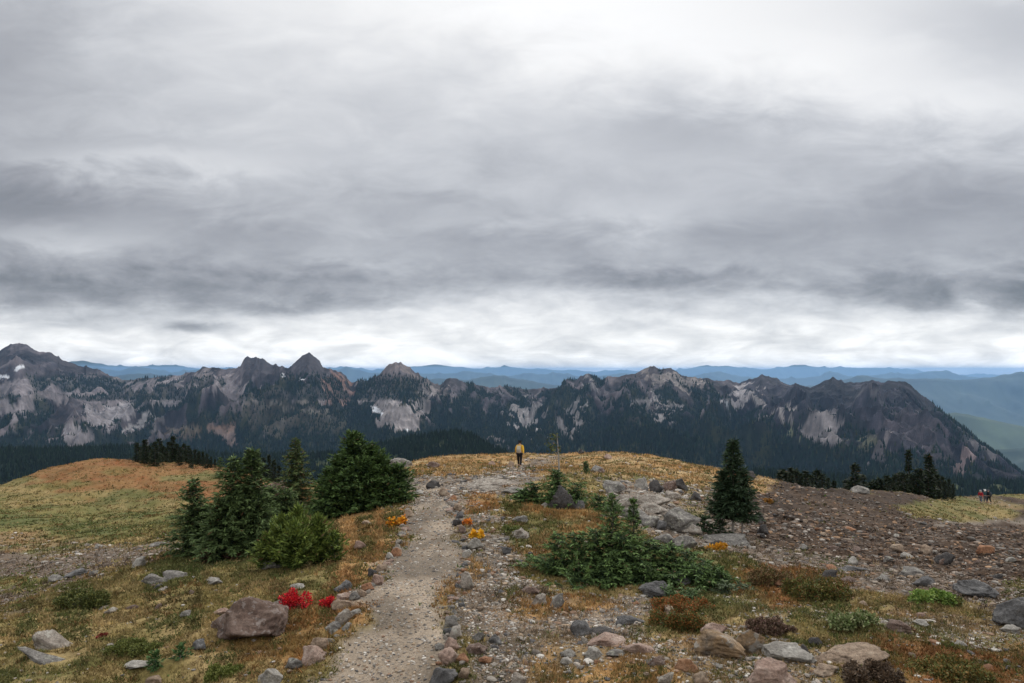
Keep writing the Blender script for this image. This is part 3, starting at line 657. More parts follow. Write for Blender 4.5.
 ((590,465,604,474),'grey','grey rock beside the tiny fir sprig on the crest',{}),
 ((640,492,664,504),'grey','small grey slab wedged above the long sloping outcrop slab',dict(hk=.8)),
 ((618,503,646,520),'grey','grey slab low in the outcrop, touching the fir tips',dict(hk=.8,tilt=.1)),
 ((640,500,668,514),'tgrey','warm-grey slab in the heart of the outcrop',dict(hk=.8,tilt=.15)),
 ((640,512,662,528),'grey','cracked grey slab left of the largest outcrop slab',dict(hk=.8)),
 ((680,520,704,536),'tgrey','warm-grey block at the lower right of the largest outcrop slab',dict(hk=.8)),
 ((664,488,684,500),'tgrey','flat slab under the dark rock pile',dict(hk=.7)),
 ((604,488,622,500),'tgrey','low slab left of the broad outcrop slab',dict(hk=.7)),
 ((470,482,500,492),'tgrey','thin bedrock ledge in front of the low dome at the trail bend',dict(hk=.6,depth=.9)),
 ((500,484,530,495),'grey','thin grey bedrock ledge right-front of the low dome at the trail bend',dict(hk=.6,depth=.9)),
 # slab area at the trail bend
 ((455,473,529,489),'tgrey','broad low grey-brown bedrock dome where the trail bends',dict(seed=38,depth=.9,s=5,hk=1.7,sink=.55)),
 ((410,490,428,495),'white','pale flat stone set across the trail at its upper bend',{}),
 ((427,461,440,468),'brown','brown-grey rock on the crest behind the trail bend',{}),
 ((488,461,496,466),'pink','pink-grey rock to the left of the yellow-jacketed hiker',{}),
 ((507,461,516,468),'tan','pale rock left of the hiker\'s feet',{}),
 # right scree and far right
 ((983,592,1040,630),'slate','large pale-topped grey boulder at the right edge of the view',dict(seed=71,s=5)),
 ((955,577,1003,599),'slate','dark grey rounded slab behind the large right-edge boulder',dict(seed=72,s=5)),
 ((914,575,936,588),'slate','grey slab left of the dark rounded slab at right',{}),
 ((896,565,926,577),'grey','grey slab under the dark scree bank, right of centre',{}),
 ((833,564,869,572),'slate','thin bluish ledge at the foot of the scree left part',{}),
 ((919,544,932,555),'tan','pinkish tan rock, brightest one on the right scree',{}),
 ((890,544,905,554),'tan','tan rock left of the brightest scree rock',{}),
 ((847,556,861,566),'white','pale rock at the lower left of the scree bank',{}),
 ((900,553,912,560),'white','pale stone below the tan pair on the scree',{}),
 ((886,619,914,634),'brown','reddish-grey rock in turf left of the right-edge boulder',{}),
 ((911,618,929,627),'white','pale flat rock touching the reddish-grey rock',{}),
 ((954,639,968,648),'white','pale stone at the lower right in brown turf',{}),
 ((974,546,994,556),'rust','dull red rock on the right scree',{}),
 ((936,552,954,566),'dark','blackish lump in the hollow of the right scree',{}),
 ((882,556,896,563),'grey','grey stone below the left tan scree rock',{}),
 ((937,558,947,566),'brown','brown stone beside the blackish lump on the scree',{}),
 ((844,527,856,532),'rust','orange stone in the middle of the dark scree bank',{}),
 ((1000,622,1024,634),'white','pale rock under the large right-edge boulder',{}),
 ((850,486,870,494),'grey','grey rock on the skyline left of the right fir clump',{}),
 ((857,600,868,607),'tan','small tan stone between the heather and the bright green shrub',{}),
 ((915,612,925,619),'pink','small pinkish stone above the pale flat rock at right',{}),
]
for box, m, lab, kw in B: rock(box, m, lab, **kw)

# smaller stones one could still count: copies of a few shapes
protos = {}
def proto(m, k):
    if (m, k) not in protos:
        p, f = rock_shape(900+k*7+len(m), 3, 12); p = p/np.abs(p).max(0)*.5
        protos[(m, k)] = mesh_np('stone', p, tri=f, smooth=True, mats=[RM[m]])
    return protos[(m, k)]
def stones(n, path=None, area=None, spread=3, size=(.08, .2), mats=('grey','tan'), label='', group='', flatk=.6, dens=None):
    cnt = 0; tries = 0
    while cnt < n and tries < n*30:
        tries += 1
        if path:
            i = RS.randint(len(path)-1); t = RS.rand(); a = path[i]; b = path[i+1]
            px = a[0]+(b[0]-a[0])*t; py = a[1]+(b[1]-a[1])*t; px += RS.normal()*spread*(py-400)/200.; py += RS.normal()*spread*.4
        else:
            x0, y0, x1, y1 = area; px = RS.uniform(x0, x1); py = RS.uniform(y0, y1)
        X, Y, Z = ray(px, py)
        sz = RS.uniform(*size)*(1+.035*max(Y-12, 0) if path else 1)
        if any((X-a)**2+(Y-b)**2 < (r*.8+sz*.4)**2 for a, b, r in OCC): continue
        m = mats[RS.randint(len(mats))]
        o = link('stone', proto(m, RS.randint(4))); o.location = (X, Y, Z+sz*flatk*.12); o.rotation_euler = (RS.uniform(-.25,.25), RS.uniform(-.25,.25), RS.uniform(0, 6.28))
        o.scale = (sz*RS.uniform(.8,1.3), sz*RS.uniform(.7,1.1), sz*flatk*RS.uniform(.7,1.2)); tag(o, label, 'stone', group); OCC.append((X, Y, sz*.5)); cnt += 1
stones(44, path=[(292,675),(318,655),(345,625),(352,603),(372,590),(385,570),(397,552),(405,530),(408,505)], spread=2.5, size=(.08,.2), mats=('grey','tan','tgrey','pink','white'), label='small loose stone filling gaps in the left border of the trail', group='small stones in the left trail border')
stones(96, path=[(442,690),(448,650),(450,625),(456,600),(463,575),(466,550),(460,530),(455,510),(446,490)], spread=2.6, size=(.09,.22), mats=('grey','tan','tgrey','pink','slate','rust'), label='small loose stone filling gaps in the right border of the trail', group='small stones in the right trail border')
stones(35, area=(470,560,640,683), size=(.06,.15), mats=('grey','tan','tgrey','slate','white','rust'), label='fist-sized loose stone on the rubble strip right of the trail', group='loose stones on the rubble strip')
stones(44, area=(760,500,1015,585), size=(.15,.42), mats=('grey','tan','rust','brown','dark','white'), label='loose stone lying on the dark scree bank at right', group='stones on the dark scree bank')
stones(22, area=(560,640,1010,680), size=(.07,.2), mats=('grey','tan','white','rust'), label='small loose stone in the turf along the bottom right of the view', group='small stones in the bottom right turf')
stones(24, area=(600,480,760,550), size=(.12,.36), mats=('grey','tgrey','dark','brown'), label='broken rock of the outcrop left of and around the lone fir', group='broken rocks of the outcrop')
stones(16, area=(395,462,545,500), size=(.12,.34), mats=('tan','tgrey','pink','grey'), label='loose rock around the bedrock dome at the trail bend', group='loose rocks around the trail bend')
stones(20, area=(0,545,200,612), size=(.12,.32), mats=('grey','tgrey','slate','brown'), label='rock along the stony gully at the left', group='rocks along the left gully')

# gravel and scree too many to count
def pebbles(name, n, plo, phi, ylo, yhi, size, pw, label, keys, s=1, seed=1):
    rs = np.random.RandomState(seed)
    P_ = rs.uniform(plo, phi, n); Y_ = ylo*(yhi/ylo)**rs.rand(n); X_ = (P_-HX)/F*Y_
    z = H0(X_, Y_); bp = areas(X_, Y_, z)[3]; jx = rs.normal(size=n)*.11*np.clip(Y_/12, 1, 3); col, veg, st, _, idx, a = areas(X_+jx, Y_+jx[::-1], z); Z_ = z + bumps(X_, Y_, bp)
    keep = rs.rand(n) < st*pw
    if name != 'gravel': keep &= idx != KEYS.index('gravel')
    X_, Y_, Z_, idx = X_[keep], Y_[keep], Z_[keep], idx[keep]; n = len(X_)
    sz = size[0]*(size[1]/size[0])**(rs.rand(n)**2.2)*np.clip(Y_/16, .75, 1.9)
    dark = np.isin(idx, [KEYS.index('scree')])[:, None]; gsc = np.isin(idx, [KEYS.index('gscree')])[:, None]
    pal = np.array([(.24,.21,.18),(.32,.28,.24),(.17,.15,.13),(.09,.085,.085),(.28,.21,.145),(.21,.135,.09),(.44,.41,.37),(.20,.18,.155)])
    c = pal[rs.randint(len(pal), size=n)]*rs.uniform(.75, 1.15, (n, 1))
    cd_ = np.array([(.085,.060,.044),(.12,.088,.066),(.055,.040,.031),(.16,.125,.10),(.13,.080,.052),(.20,.125,.075),(.24,.215,.19)])[rs.randint(7, size=n)]
    c = np.where(dark, cd_*.75*rs.choice([.6, 1, 1, 1.9], size=(n, 1)), np.where(gsc, (c+cd_)*.5, c))
    v, f = ico(1) if s == 1 else ico(2)
    variants = [rock_shape(2000+i, s if s < 3 else 2, 9)[0] for i in range(10)]
    V = np.empty((n, len(v), 3)); pick = rs.randint(10, size=n)
    for i in range(10):
        m = pick == i; V[m] = variants[i][None]
    an = rs.rand(n)*6.28; ca, sa = np.cos(an)[:, None], np.sin(an)[:, None]
    V *= np.stack([rs.uniform(.4,.75,n), rs.uniform(.35,.6,n), rs.uniform(.22,.42,n)], -1)[:, None]*sz[:, None, None]
    x = V[..., 0]*ca - V[..., 1]*sa; y = V[..., 0]*sa + V[..., 1]*ca
    V = np.stack([x+X_[:, None], y+Y_[:, None], V[..., 2]+(Z_+sz*.06)[:, None]], -1).reshape(-1, 3)
    f2 = (f[None]+(np.arange(n)*len(v))[:, None, None]).reshape(-1, 3)
    o = link(name, mesh_np(name, V, tri=f2, col=np.repeat(c, len(v), 0), mats=[M_peb])); tag(o, label, 'gravel', None, 'stuff')
    print(name, n)
M_peb = attr_mat('pebble_stone', .9, 40, .25)
pebbles('gravel', 280000, -160, 1230, 6.8, 34, (.018, .095), .6, 'pale crushed gravel scattered over the path and rubble', None, 1, 5)
pebbles('scree', 135000, 380, 1300, 12, 110, (.035, .20), .45, 'brown scree and rubble strewn over the right bank', None, 1, 6)
pebbles('rubble', 44000, -250, 1330, 7, 48, (.05, .16), .3, 'scattered fist-sized rubble among the turf', None, 2, 8)
# ------------------------------------------------------------------ conifers
M_ndl = attr_mat('fir_needles', .75, 25, .25, None, 0, .25)
M_bark = flat_mat('fir_bark', (.11,.085,.07), .95, 18, .5); M_gbark = flat_mat('silver_bark', (.24,.215,.19), .95, 14, .45)
def blades(base, dirs, lens, wid, rs, upv=None):
    """thin tapering needle sprays: one quad each"""
    n = len(base); up = rs.normal(size=(n, 3))*.6 + np.array((0,0,1.0)); side = np.cross(dirs, up); side /= np.linalg.norm(side, axis=1)[:, None]+1e-9
    tip = base + dirs*lens[:, None]; mid = base + dirs*(lens*.45)[:, None]; tip[:, 2] -= lens*.08
    s = side*wid[:, None]
    return np.stack([base, mid+s, tip, mid-s], 1)
def branch_sprays(O, D, Ls, rs, step, tw, wid, lift=.0, out=None):
    """branches from origins O in directions D with length Ls, each with flat side twigs"""
    B_, T_, Ln, Tc = [], [], [], []
    for o, d, L_ in zip(O, D, Ls):
        k = max(3, int(L_/step)); t = (np.arange(k)+rs.rand(k))/k; t = np.sort(t)
        sag = lift*L_*t*t
        p = o + d*(t*L_)[:, None]; p[:, 2] += sag
        side = np.cross(d, (0, 0, 1.0)); side /= np.linalg.norm(side)+1e-9
        dd = d + np.array((0, 0, 2*lift))*1.0*t.mean(); dd = dd/np.linalg.norm(dd)
        for sgn in (-1, 1):
            dirs = dd*.75 + side*sgn*rs.uniform(.5, 1.0, (k, 1)) + rs.normal(size=(k, 3))*.22
            dirs /= np.linalg.norm(dirs, axis=1)[:, None]
            ln = tw*(.45+.75*(1-t)*.8+.2)*rs.uniform(.7, 1.25, k)
            B_.append(p); T_.append(dirs); Ln.append(ln); Tc.append(t)
        B_.append(p[-1:]); T_.append(dd[None]); Ln.append(np.array([tw*.9])); Tc.append(np.array([1.0]))
        # spine of the branch itself
        m = max(2, k//3); tt_ = np.linspace(0, .9, m); q_ = o + d*(tt_*L_)[:, None]; q_[:, 2] += lift*L_*tt_*tt_
        B_.append(q_); T_.append(np.repeat(dd[None], m, 0)); Ln.append(np.full(m, L_/m*1.3)); Tc.append(tt_*.6)
    return np.concatenate(B_), np.concatenate(T_), np.concatenate(Ln), np.concatenate(Tc)
def crown_mesh(name, sets, rs, wid, c0, c1, dead=.0, extra=2):
    V, Cc = [], []
    for (b, d, l, t) in sets:
        for e in range(extra):
            dj = d + rs.normal(size=d.shape)*(.10+.28*(e > 0)); dj /= np.linalg.norm(dj, axis=1)[:, None]
            q = blades(b + rs.normal(size=b.shape)*wid*.8*(e > 0), dj, l*rs.uniform(.75, 1.1, len(l)), np.minimum(wid*(1.0 if e == 0 else .8)*np.ones(len(l)), l*.4), rs)
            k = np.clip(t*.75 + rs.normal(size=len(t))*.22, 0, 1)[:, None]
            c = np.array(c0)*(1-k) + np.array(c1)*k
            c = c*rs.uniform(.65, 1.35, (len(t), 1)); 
            if dead: c = np.where(rs.rand(len(t), 1) < dead, np.array((.13,.075,.035)), c)
            V.append(q); Cc.append(np.repeat(c[:, None], 4, 1))
    V = np.concatenate(V).reshape(-1, 3); Cc = np.concatenate(Cc).reshape(-1, 3)
    return mesh_np(name, V, quad=np.arange(len(V)).reshape(-1, 4), col=Cc, mats=[M_ndl])
def tube(pts, rad, sides=7):
    pts = np.array(pts, float); n = len(pts); a = np.arange(sides)/sides*6.283
    v = []
    for i, p in enumerate(pts):
        d = pts[min(i+1, n-1)]-pts[max(i-1, 0)]; d /= np.linalg.norm(d)+1e-9
        s = np.cross(d, (0.3, 1, 0.1)); s /= np.linalg.norm(s); u = np.cross(d, s)
        v.append(p + (np.cos(a)[:, None]*s + np.sin(a)[:, None]*u)*rad[i])
    v = np.concatenate(v); q = []
    for i in range(n-1):
        for k in range(sides): q.append((i*sides+k, i*sides+(k+1) % sides, (i+1)*sides+(k+1) % sides, (i+1)*sides+k))
    return v, np.array(q)
def tubes(name, lst, mat):
    V, Q, o = [], [], 0
    for pts, rad in lst:
        v, q = tube(pts, rad); V.append(v); Q.append(q+o); o += len(v)
    return mesh_np(name, np.concatenate(V), quad=np.concatenate(Q), smooth=True, mats=[mat])
def leader(rs, base, h, r, lean=(0, 0), whorl=.11, per=6, bare=.05, power=.8, droop=-.05, tw=.14, step=.05, lift=-.02, ragged=.35, flare=1.0, uptop=.55, tip=True):
    """one upright stem with whorls of branches; returns sprays and stem"""
    base = np.array(base, float); O, D, Ls = [], [], []
    top = base + np.array((lean[0], lean[1], h))
    z = bare*h
    while z < h*.985:
        f = z/h; rad = r*((1-f)**power)*(.92+.08) + .03
        if f < .12: rad *= .75+.25*f/.12*flare
        w_ = max(2, int(per*(.6+.6*(1-f)))); a0 = rs.rand()*6.28
        for i in range(w_):
            a = a0 + i*6.283/w_ + rs.normal()*.22
            ll = rad*(1 + ragged*rs.uniform(-1, .55))
            el = droop + (uptop+droop)*f**2 + rs.normal()*.08
            d = np.array((math.cos(a)*math.cos(el), math.sin(a)*math.cos(el), math.sin(el)))
            O.append(base+(top-base)*f + np.array((0, 0, rs.normal()*whorl*.15))); D.append(d); Ls.append(max(ll, .05))
        z += whorl*(1.0-.35*f)*rs.uniform(.75, 1.25)
    S = branch_sprays(O, D, Ls, rs, step, tw, 0, lift)
    k = 7 if tip else 1; tl = np.array((0, 0, 1.0)); bt = base + (top-base)*np.linspace(.9, 1, k)[:, None]
    dd = rs.normal(size=(k, 3))*.35+tl; dd /= np.linalg.norm(dd, axis=1)[:, None]
    return S, (bt, dd, np.full(k, tw*.8), np.full(k, .8)), ([base-np.array((0, 0, .15)), base+(top-base)*.35+rs.normal(size=3)*.01, base+(top-base)*.7, top], [.035*h/3+.012, .028*h/3+.006, .016*h/3+.004, .004])
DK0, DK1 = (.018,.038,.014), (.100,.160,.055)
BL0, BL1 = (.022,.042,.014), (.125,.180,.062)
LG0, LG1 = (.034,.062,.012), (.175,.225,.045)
def plant_tree(name, px, py, label, leaders, c0, c1, seed, wid=.018, cat='fir tree', group=None, bark=None, extra=2, dead=.01, rays=None, trunk_only=None):
    """leaders: list of (dx metres, dy metres, pixel height, pixel radius, options)"""
    rs = np.random.RandomState(seed); X, Y, Z = ray(px, py)
    root = link(name, None); root.location = (X, Y, Z); sets, st = [], []
    for (dx, dy, hp, rp, kw) in leaders:
        kk = (Y+dy)/F; gz = float(H(X+dx, Y+dy)[0])-Z
        a, b, s = leader(rs, (dx, dy, gz), hp*kk, rp*kk, **kw); sets += [a, b]; st.append(s)
    if rays is not None:
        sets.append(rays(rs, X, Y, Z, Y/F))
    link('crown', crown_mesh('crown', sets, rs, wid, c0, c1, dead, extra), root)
    link('trunk', tubes('trunk', st, bark or M_bark), root)
    tag(root, label, cat, group); OCC.append((X, Y, .35))
    return root
G1 = 'firs standing together left of the trail'
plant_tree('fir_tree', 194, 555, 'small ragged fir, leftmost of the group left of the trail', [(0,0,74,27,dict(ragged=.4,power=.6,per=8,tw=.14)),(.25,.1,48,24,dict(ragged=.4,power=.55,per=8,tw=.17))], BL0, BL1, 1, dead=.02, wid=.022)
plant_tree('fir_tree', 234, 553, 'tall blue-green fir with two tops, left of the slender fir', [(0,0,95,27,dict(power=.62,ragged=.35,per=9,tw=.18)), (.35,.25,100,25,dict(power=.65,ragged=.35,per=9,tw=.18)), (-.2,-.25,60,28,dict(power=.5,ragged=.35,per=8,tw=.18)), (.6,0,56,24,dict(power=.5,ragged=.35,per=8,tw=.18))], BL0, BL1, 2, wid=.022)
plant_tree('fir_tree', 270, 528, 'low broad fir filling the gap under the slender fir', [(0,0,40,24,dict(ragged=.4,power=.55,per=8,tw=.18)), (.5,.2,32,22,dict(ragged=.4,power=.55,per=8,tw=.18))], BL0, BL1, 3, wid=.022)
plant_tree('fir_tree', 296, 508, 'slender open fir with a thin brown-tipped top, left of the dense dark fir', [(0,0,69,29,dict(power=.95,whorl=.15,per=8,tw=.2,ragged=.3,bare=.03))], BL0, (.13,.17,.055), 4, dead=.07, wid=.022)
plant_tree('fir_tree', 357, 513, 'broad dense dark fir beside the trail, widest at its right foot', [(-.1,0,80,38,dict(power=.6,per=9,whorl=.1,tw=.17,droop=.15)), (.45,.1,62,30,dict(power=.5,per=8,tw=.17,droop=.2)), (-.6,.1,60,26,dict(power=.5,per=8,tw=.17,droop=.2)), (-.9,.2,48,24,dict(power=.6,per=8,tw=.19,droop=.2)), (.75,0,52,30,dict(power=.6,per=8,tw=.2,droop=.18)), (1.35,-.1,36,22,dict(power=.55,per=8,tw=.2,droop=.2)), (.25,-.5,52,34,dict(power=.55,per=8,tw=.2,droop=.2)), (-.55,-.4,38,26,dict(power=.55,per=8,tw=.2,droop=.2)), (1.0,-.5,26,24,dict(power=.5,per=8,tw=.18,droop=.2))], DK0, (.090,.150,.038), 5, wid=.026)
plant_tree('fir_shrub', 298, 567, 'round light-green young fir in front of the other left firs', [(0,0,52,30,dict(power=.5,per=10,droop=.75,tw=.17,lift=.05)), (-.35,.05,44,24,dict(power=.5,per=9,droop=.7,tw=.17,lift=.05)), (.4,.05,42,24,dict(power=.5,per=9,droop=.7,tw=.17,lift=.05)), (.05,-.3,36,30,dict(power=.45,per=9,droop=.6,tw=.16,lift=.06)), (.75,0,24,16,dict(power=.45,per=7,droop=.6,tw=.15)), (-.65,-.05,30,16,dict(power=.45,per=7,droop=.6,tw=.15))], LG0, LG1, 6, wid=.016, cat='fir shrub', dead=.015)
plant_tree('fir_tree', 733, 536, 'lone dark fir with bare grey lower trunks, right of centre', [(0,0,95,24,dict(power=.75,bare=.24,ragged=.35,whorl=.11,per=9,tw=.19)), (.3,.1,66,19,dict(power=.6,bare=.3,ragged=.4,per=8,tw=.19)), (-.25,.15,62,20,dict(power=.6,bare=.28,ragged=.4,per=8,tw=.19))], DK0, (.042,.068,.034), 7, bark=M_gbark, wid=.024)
plant_tree('fir_shrub', 712, 533, 'knee-high fir sprawling at the left foot of the lone fir', [(-.2,0,13,13,dict(power=.5,droop=.15)), (.25,.05,11,12,dict(power=.5,droop=.15)), (-.5,.05,9,8,dict(power=.5))], DK0, (.045,.082,.036), 8, cat='fir shrub')
def mat_rays(items, tw=.16, up=.12):
    """low spreading branches: (px, py of root, px, py of tip, height above ground in metres)"""
    def f(rs, X, Y, Z, k):
        O, D, L_ = [], [], []
        for (x0, y0, x1, y1, n, hh) in items:
            a = np.array(ray(x0, y0)); b = np.array(ray(x1, y1)); 
            for i in range(n):
                t = rs.rand(); sx = rs.normal()*.16; sy = rs.normal()*.16
                o = a + (b-a)*t*.75 + np.array((sx, sy, hh*rs.uniform(.15, 1)*(1-.6*t)))
                d = (b-a)/np.linalg.norm(b-a) + rs.normal(size=3)*np.array((.45,.45,.16)); d[2] += up; d /= np.linalg.norm(d)
                O.append(o-np.array((X, Y, Z))); D.append(d); L_.append(rs.uniform(.3, .6))
        return branch_sprays(O, D, L_, rs, .04, tw*.7, 0, -.03)
    return f
kr = dict(power=.8, per=7, droop=.1, tw=.12, step=.04, ragged=.45, whorl=.12)
lo = dict(power=.36, per=8, droop=.04, tw=.12, step=.036, ragged=.5, whorl=.12, uptop=.10, tip=False)
plant_tree('spreading_fir', 628, 583, 'large spreading wind-flattened fir with two short tops, right of the trail',
  [(-.28,.2,78,26,kr), (.16,.3,76,19,kr), (-.12,-.1,50,30,lo), (-.62,.1,44,26,lo), (-1.0,.05,40,22,lo), (-1.38,.12,40,16,lo), (.48,.15,42,24,lo), (.82,.1,35,22,lo), (1.15,.05,28,20,lo), (1.45,-.1,24,20,lo), (1.75,-.2,15,15,lo), (1.2,-.35,18,20,lo), (.25,-.35,26,28,lo), (-.45,-.35,26,28,lo), (.8,-.4,17,20,lo), (-1.0,-.3,20,20,lo)],
  DK0, (.150,.235,.070), 9, wid=.015, rays=mat_rays([(690,572,738,590,26,.22),(560,575,530,566,16,.25),(660,580,715,592,16,.2),(600,585,560,588,10,.2)]), extra=2)
plant_tree('spreading_fir', 556, 503, 'low spreading fir on the crest with one bare leaning leader',
  [(0,.1,32,14,lo), (-.7,0,22,16,lo), (.6,0,20,17,lo), (-1.0,-.1,15,12,lo), (1.3,-.2,14,14,lo), (0,-.3,16,22,lo), (1.7,-.4,9,11,lo)], DK0, (.13,.21,.06), 10, wid=.020, extra=2)
plant_tree('creeping_fir', 676, 602, 'pale green creeping fir spray right of the grey rounded boulder', [(0,0,9,12,lo),(.3,.1,8,12,lo),(-.15,.2,8,10,lo)], (.04,.07,.02), (.10,.15,.06), 12, cat='fir shrub')
plant_tree('creeping_fir', 726, 592, 'grey-green creeping fir at the right tip of the large spreading fir', [(0,0,8,12,lo),(.3,.1,7,12,lo)], (.05,.07,.035), (.12,.155,.08), 13, cat='fir shrub')
plant_tree('fir_sapling', 586, 474, 'tiny fir sprig right of the bare leaning leader', [(0,0,12,4,dict(tw=.12,whorl=.09))], DK0, DK1, 14, cat='sapling', wid=.03)
plant_tree('fir_sapling', 155, 668, 'small bright green fir seedling in turf, left of the other seedling', [(0,0,12,9,dict(power=.5,tw=.07,droop=.3,step=.03,whorl=.05))], (.03,.07,.02), (.07,.13,.04), 15, cat='sapling', wid=.01)
plant_tree('fir_sapling', 181, 658, 'small bright green fir seedling in turf, near the bluish-grey rock', [(0,0,10,8,dict(power=.5,tw=.07,droop=.3,step=.03,whorl=.05))], (.03,.07,.02), (.07,.13,.04), 16, cat='sapling', wid=.01)
plant_tree('fir_sapling', 220, 478, 'small lone fir on the far mound in front of the forest', [(0,0,20,6,dict(tw=.3,whorl=.3,step=.15))], DK0, DK1, 17, cat='sapling', wid=.05)
# bare leader over the crest fir
X, Y, Z = ray(557, 500); kx = Y/F
sn = link('fir_snag', None); sn.location = (X, Y, Z); tag(sn, 'thin bare fir leader with tufts near its tip, rising over the crest fir', 'dead tree')
link('trunk', tubes('trunk', [([(0,0,-.1),(.08,.0,20*kx),(.05,0,45*kx),(-.0,0,66*kx)],[.05,.04,.028,.008]), ([(.06,0,44*kx),(-.12,0,50*kx)],[.012,.005]), ([(.08,0,22*kx),(.28,0,26*kx)],[.012,.005]), ([(.06,0,34*kx),(-.2,.1,33*kx)],[.012,.005])], M_gbark), sn)
rs_ = np.random.RandomState(3)
def tuft(cx_, cz_, r, n): 
    b = rs_.normal(size=(n, 3))*r*.5 + np.array((cx_, 0, cz_)); d = rs_.normal(size=(n, 3)); d /= np.linalg.norm(d, axis=1)[:, None]; return (b, d, np.full(n, .13), rs_.rand(n))
link('crown', crown_mesh('crown', [tuft(-.1,64*kx,.13,36), tuft(-.14,52*kx,.24,70), tuft(-.02,26*kx,.1,26)], rs_, .025, (.04,.06,.02), (.12,.12,.03), .05, 1), sn)

# dark firs standing on the far crests: a few shapes, copied
def far_fir(seed, h, r, power, bare=.05):
    rs = np.random.RandomState(seed); a, b, s = leader(rs, (0,0,0), h, r, whorl=.3, per=5, power=power, tw=.42, step=.22, ragged=.45, bare=bare)
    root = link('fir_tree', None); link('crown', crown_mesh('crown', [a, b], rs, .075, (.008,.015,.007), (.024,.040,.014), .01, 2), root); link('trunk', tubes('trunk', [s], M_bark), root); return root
FP = [far_fir(50, 4.2, .85, .8), far_fir(51, 4.2, .7, .9), far_fir(52, 4.2, 1.0, .65), far_fir(53, 4.2, .6, 1.0)]
used_p = [False]*4
def crest_fir(px, base, hp, Yd, label, group, kind=None, wide=1.0):
    i = RS.randint(4) if kind is None else kind
    o = FP[i] if not used_p[i] else copy_tree(FP[i]); used_p[i] = True
    X = (px-HX)/F*Yd; Z = float(H(X, Yd)[0]); want = -(base-hp-HY)/F*Yd        # its tip reaches the skyline row of the photograph
    h = max(want-Z, 1.0); o.location = (X, Yd, Z-.05); s = h/4.2; o.scale = (s*wide*RS.uniform(.8,1.1), s*wide*RS.uniform(.8,1.1), s); o.rotation_euler.z = RS.rand()*6.28
    tag(o, label, 'fir tree', group)
gL = 'dark firs bunched behind the left mound'
for px, hp in [(137,26),(141,22),(145,29),(149,24),(152,19),(155,27),(159,30),(163,24),(166,21),(169,27),(173,32),(177,25),(180,22),(184,26),(188,23),(191,19),(195,20),(199,18),(203,17),(207,15),(211,12),(215,10),(160,18),(172,18),(186,16),(147,17)]:
    crest_fir(px, 469, hp, RS.uniform(84, 99), 'dark fir in the bunch behind the left rusty mound', gL, wide=1.25)
gM = 'dark firs behind the forked fir'
for px, hp in [(240,20),(246,24),(252,28),(258,30),(264,26),(269,29),(274,24),(279,18),(262,22),(284,14),(228,12),(234,15)]:
    crest_fir(px, 484, hp, RS.uniform(88, 98), 'dark fir in the bunch seen between the forked and slender firs', gM, wide=1.0)
gR = 'dark firs on the right skyline near the scree crest'
for px, hp in [(779,16),(783,20),(787,17),(791,22),(796,21),(801,16),(806,19),(811,15),(817,20),(822,16),(828,13),(834,9)]:
    crest_fir(px, 490, hp, RS.uniform(66, 74), 'low dark fir on the skyline above the scree crest', gR, wide=1.35)
crest_fir(855, 491, 28, 69, 'pointed dark fir standing between the two right skyline clumps', None, 0, 1.5)
for px, hp in [(846,12),(863,16)]: crest_fir(px, 491, hp, 70, 'short fir flanking the pointed fir on the right skyline', 'short firs beside the pointed fir', wide=1.6)
gQ = 'dark firs in the right-hand skyline clump'
for px, hp in [(872,14),(877,17),(882,16),(887,20),(891,18),(895,23),(899,24),(903,26),(912,24),(916,28),(920,30),(924,24),(933,30),(937,22),(941,20),(945,15),(949,17),(953,11),(893,14),(906,18),(926,18),(939,15),(901,16)]:
    crest_fir(px, 493, hp*.82, RS.uniform(78, 92), 'dark fir in the clump left of the three distant walkers', gQ, wide=1.1)
crest_fir(908.5, 493, 41, 84, 'tallest thin fir spire in the right skyline clump', None, 3, .7)
crest_fir(928.5, 493, 38, 84, 'second tall spire, dark and full, in the right skyline clump', None, 1, 1.0)

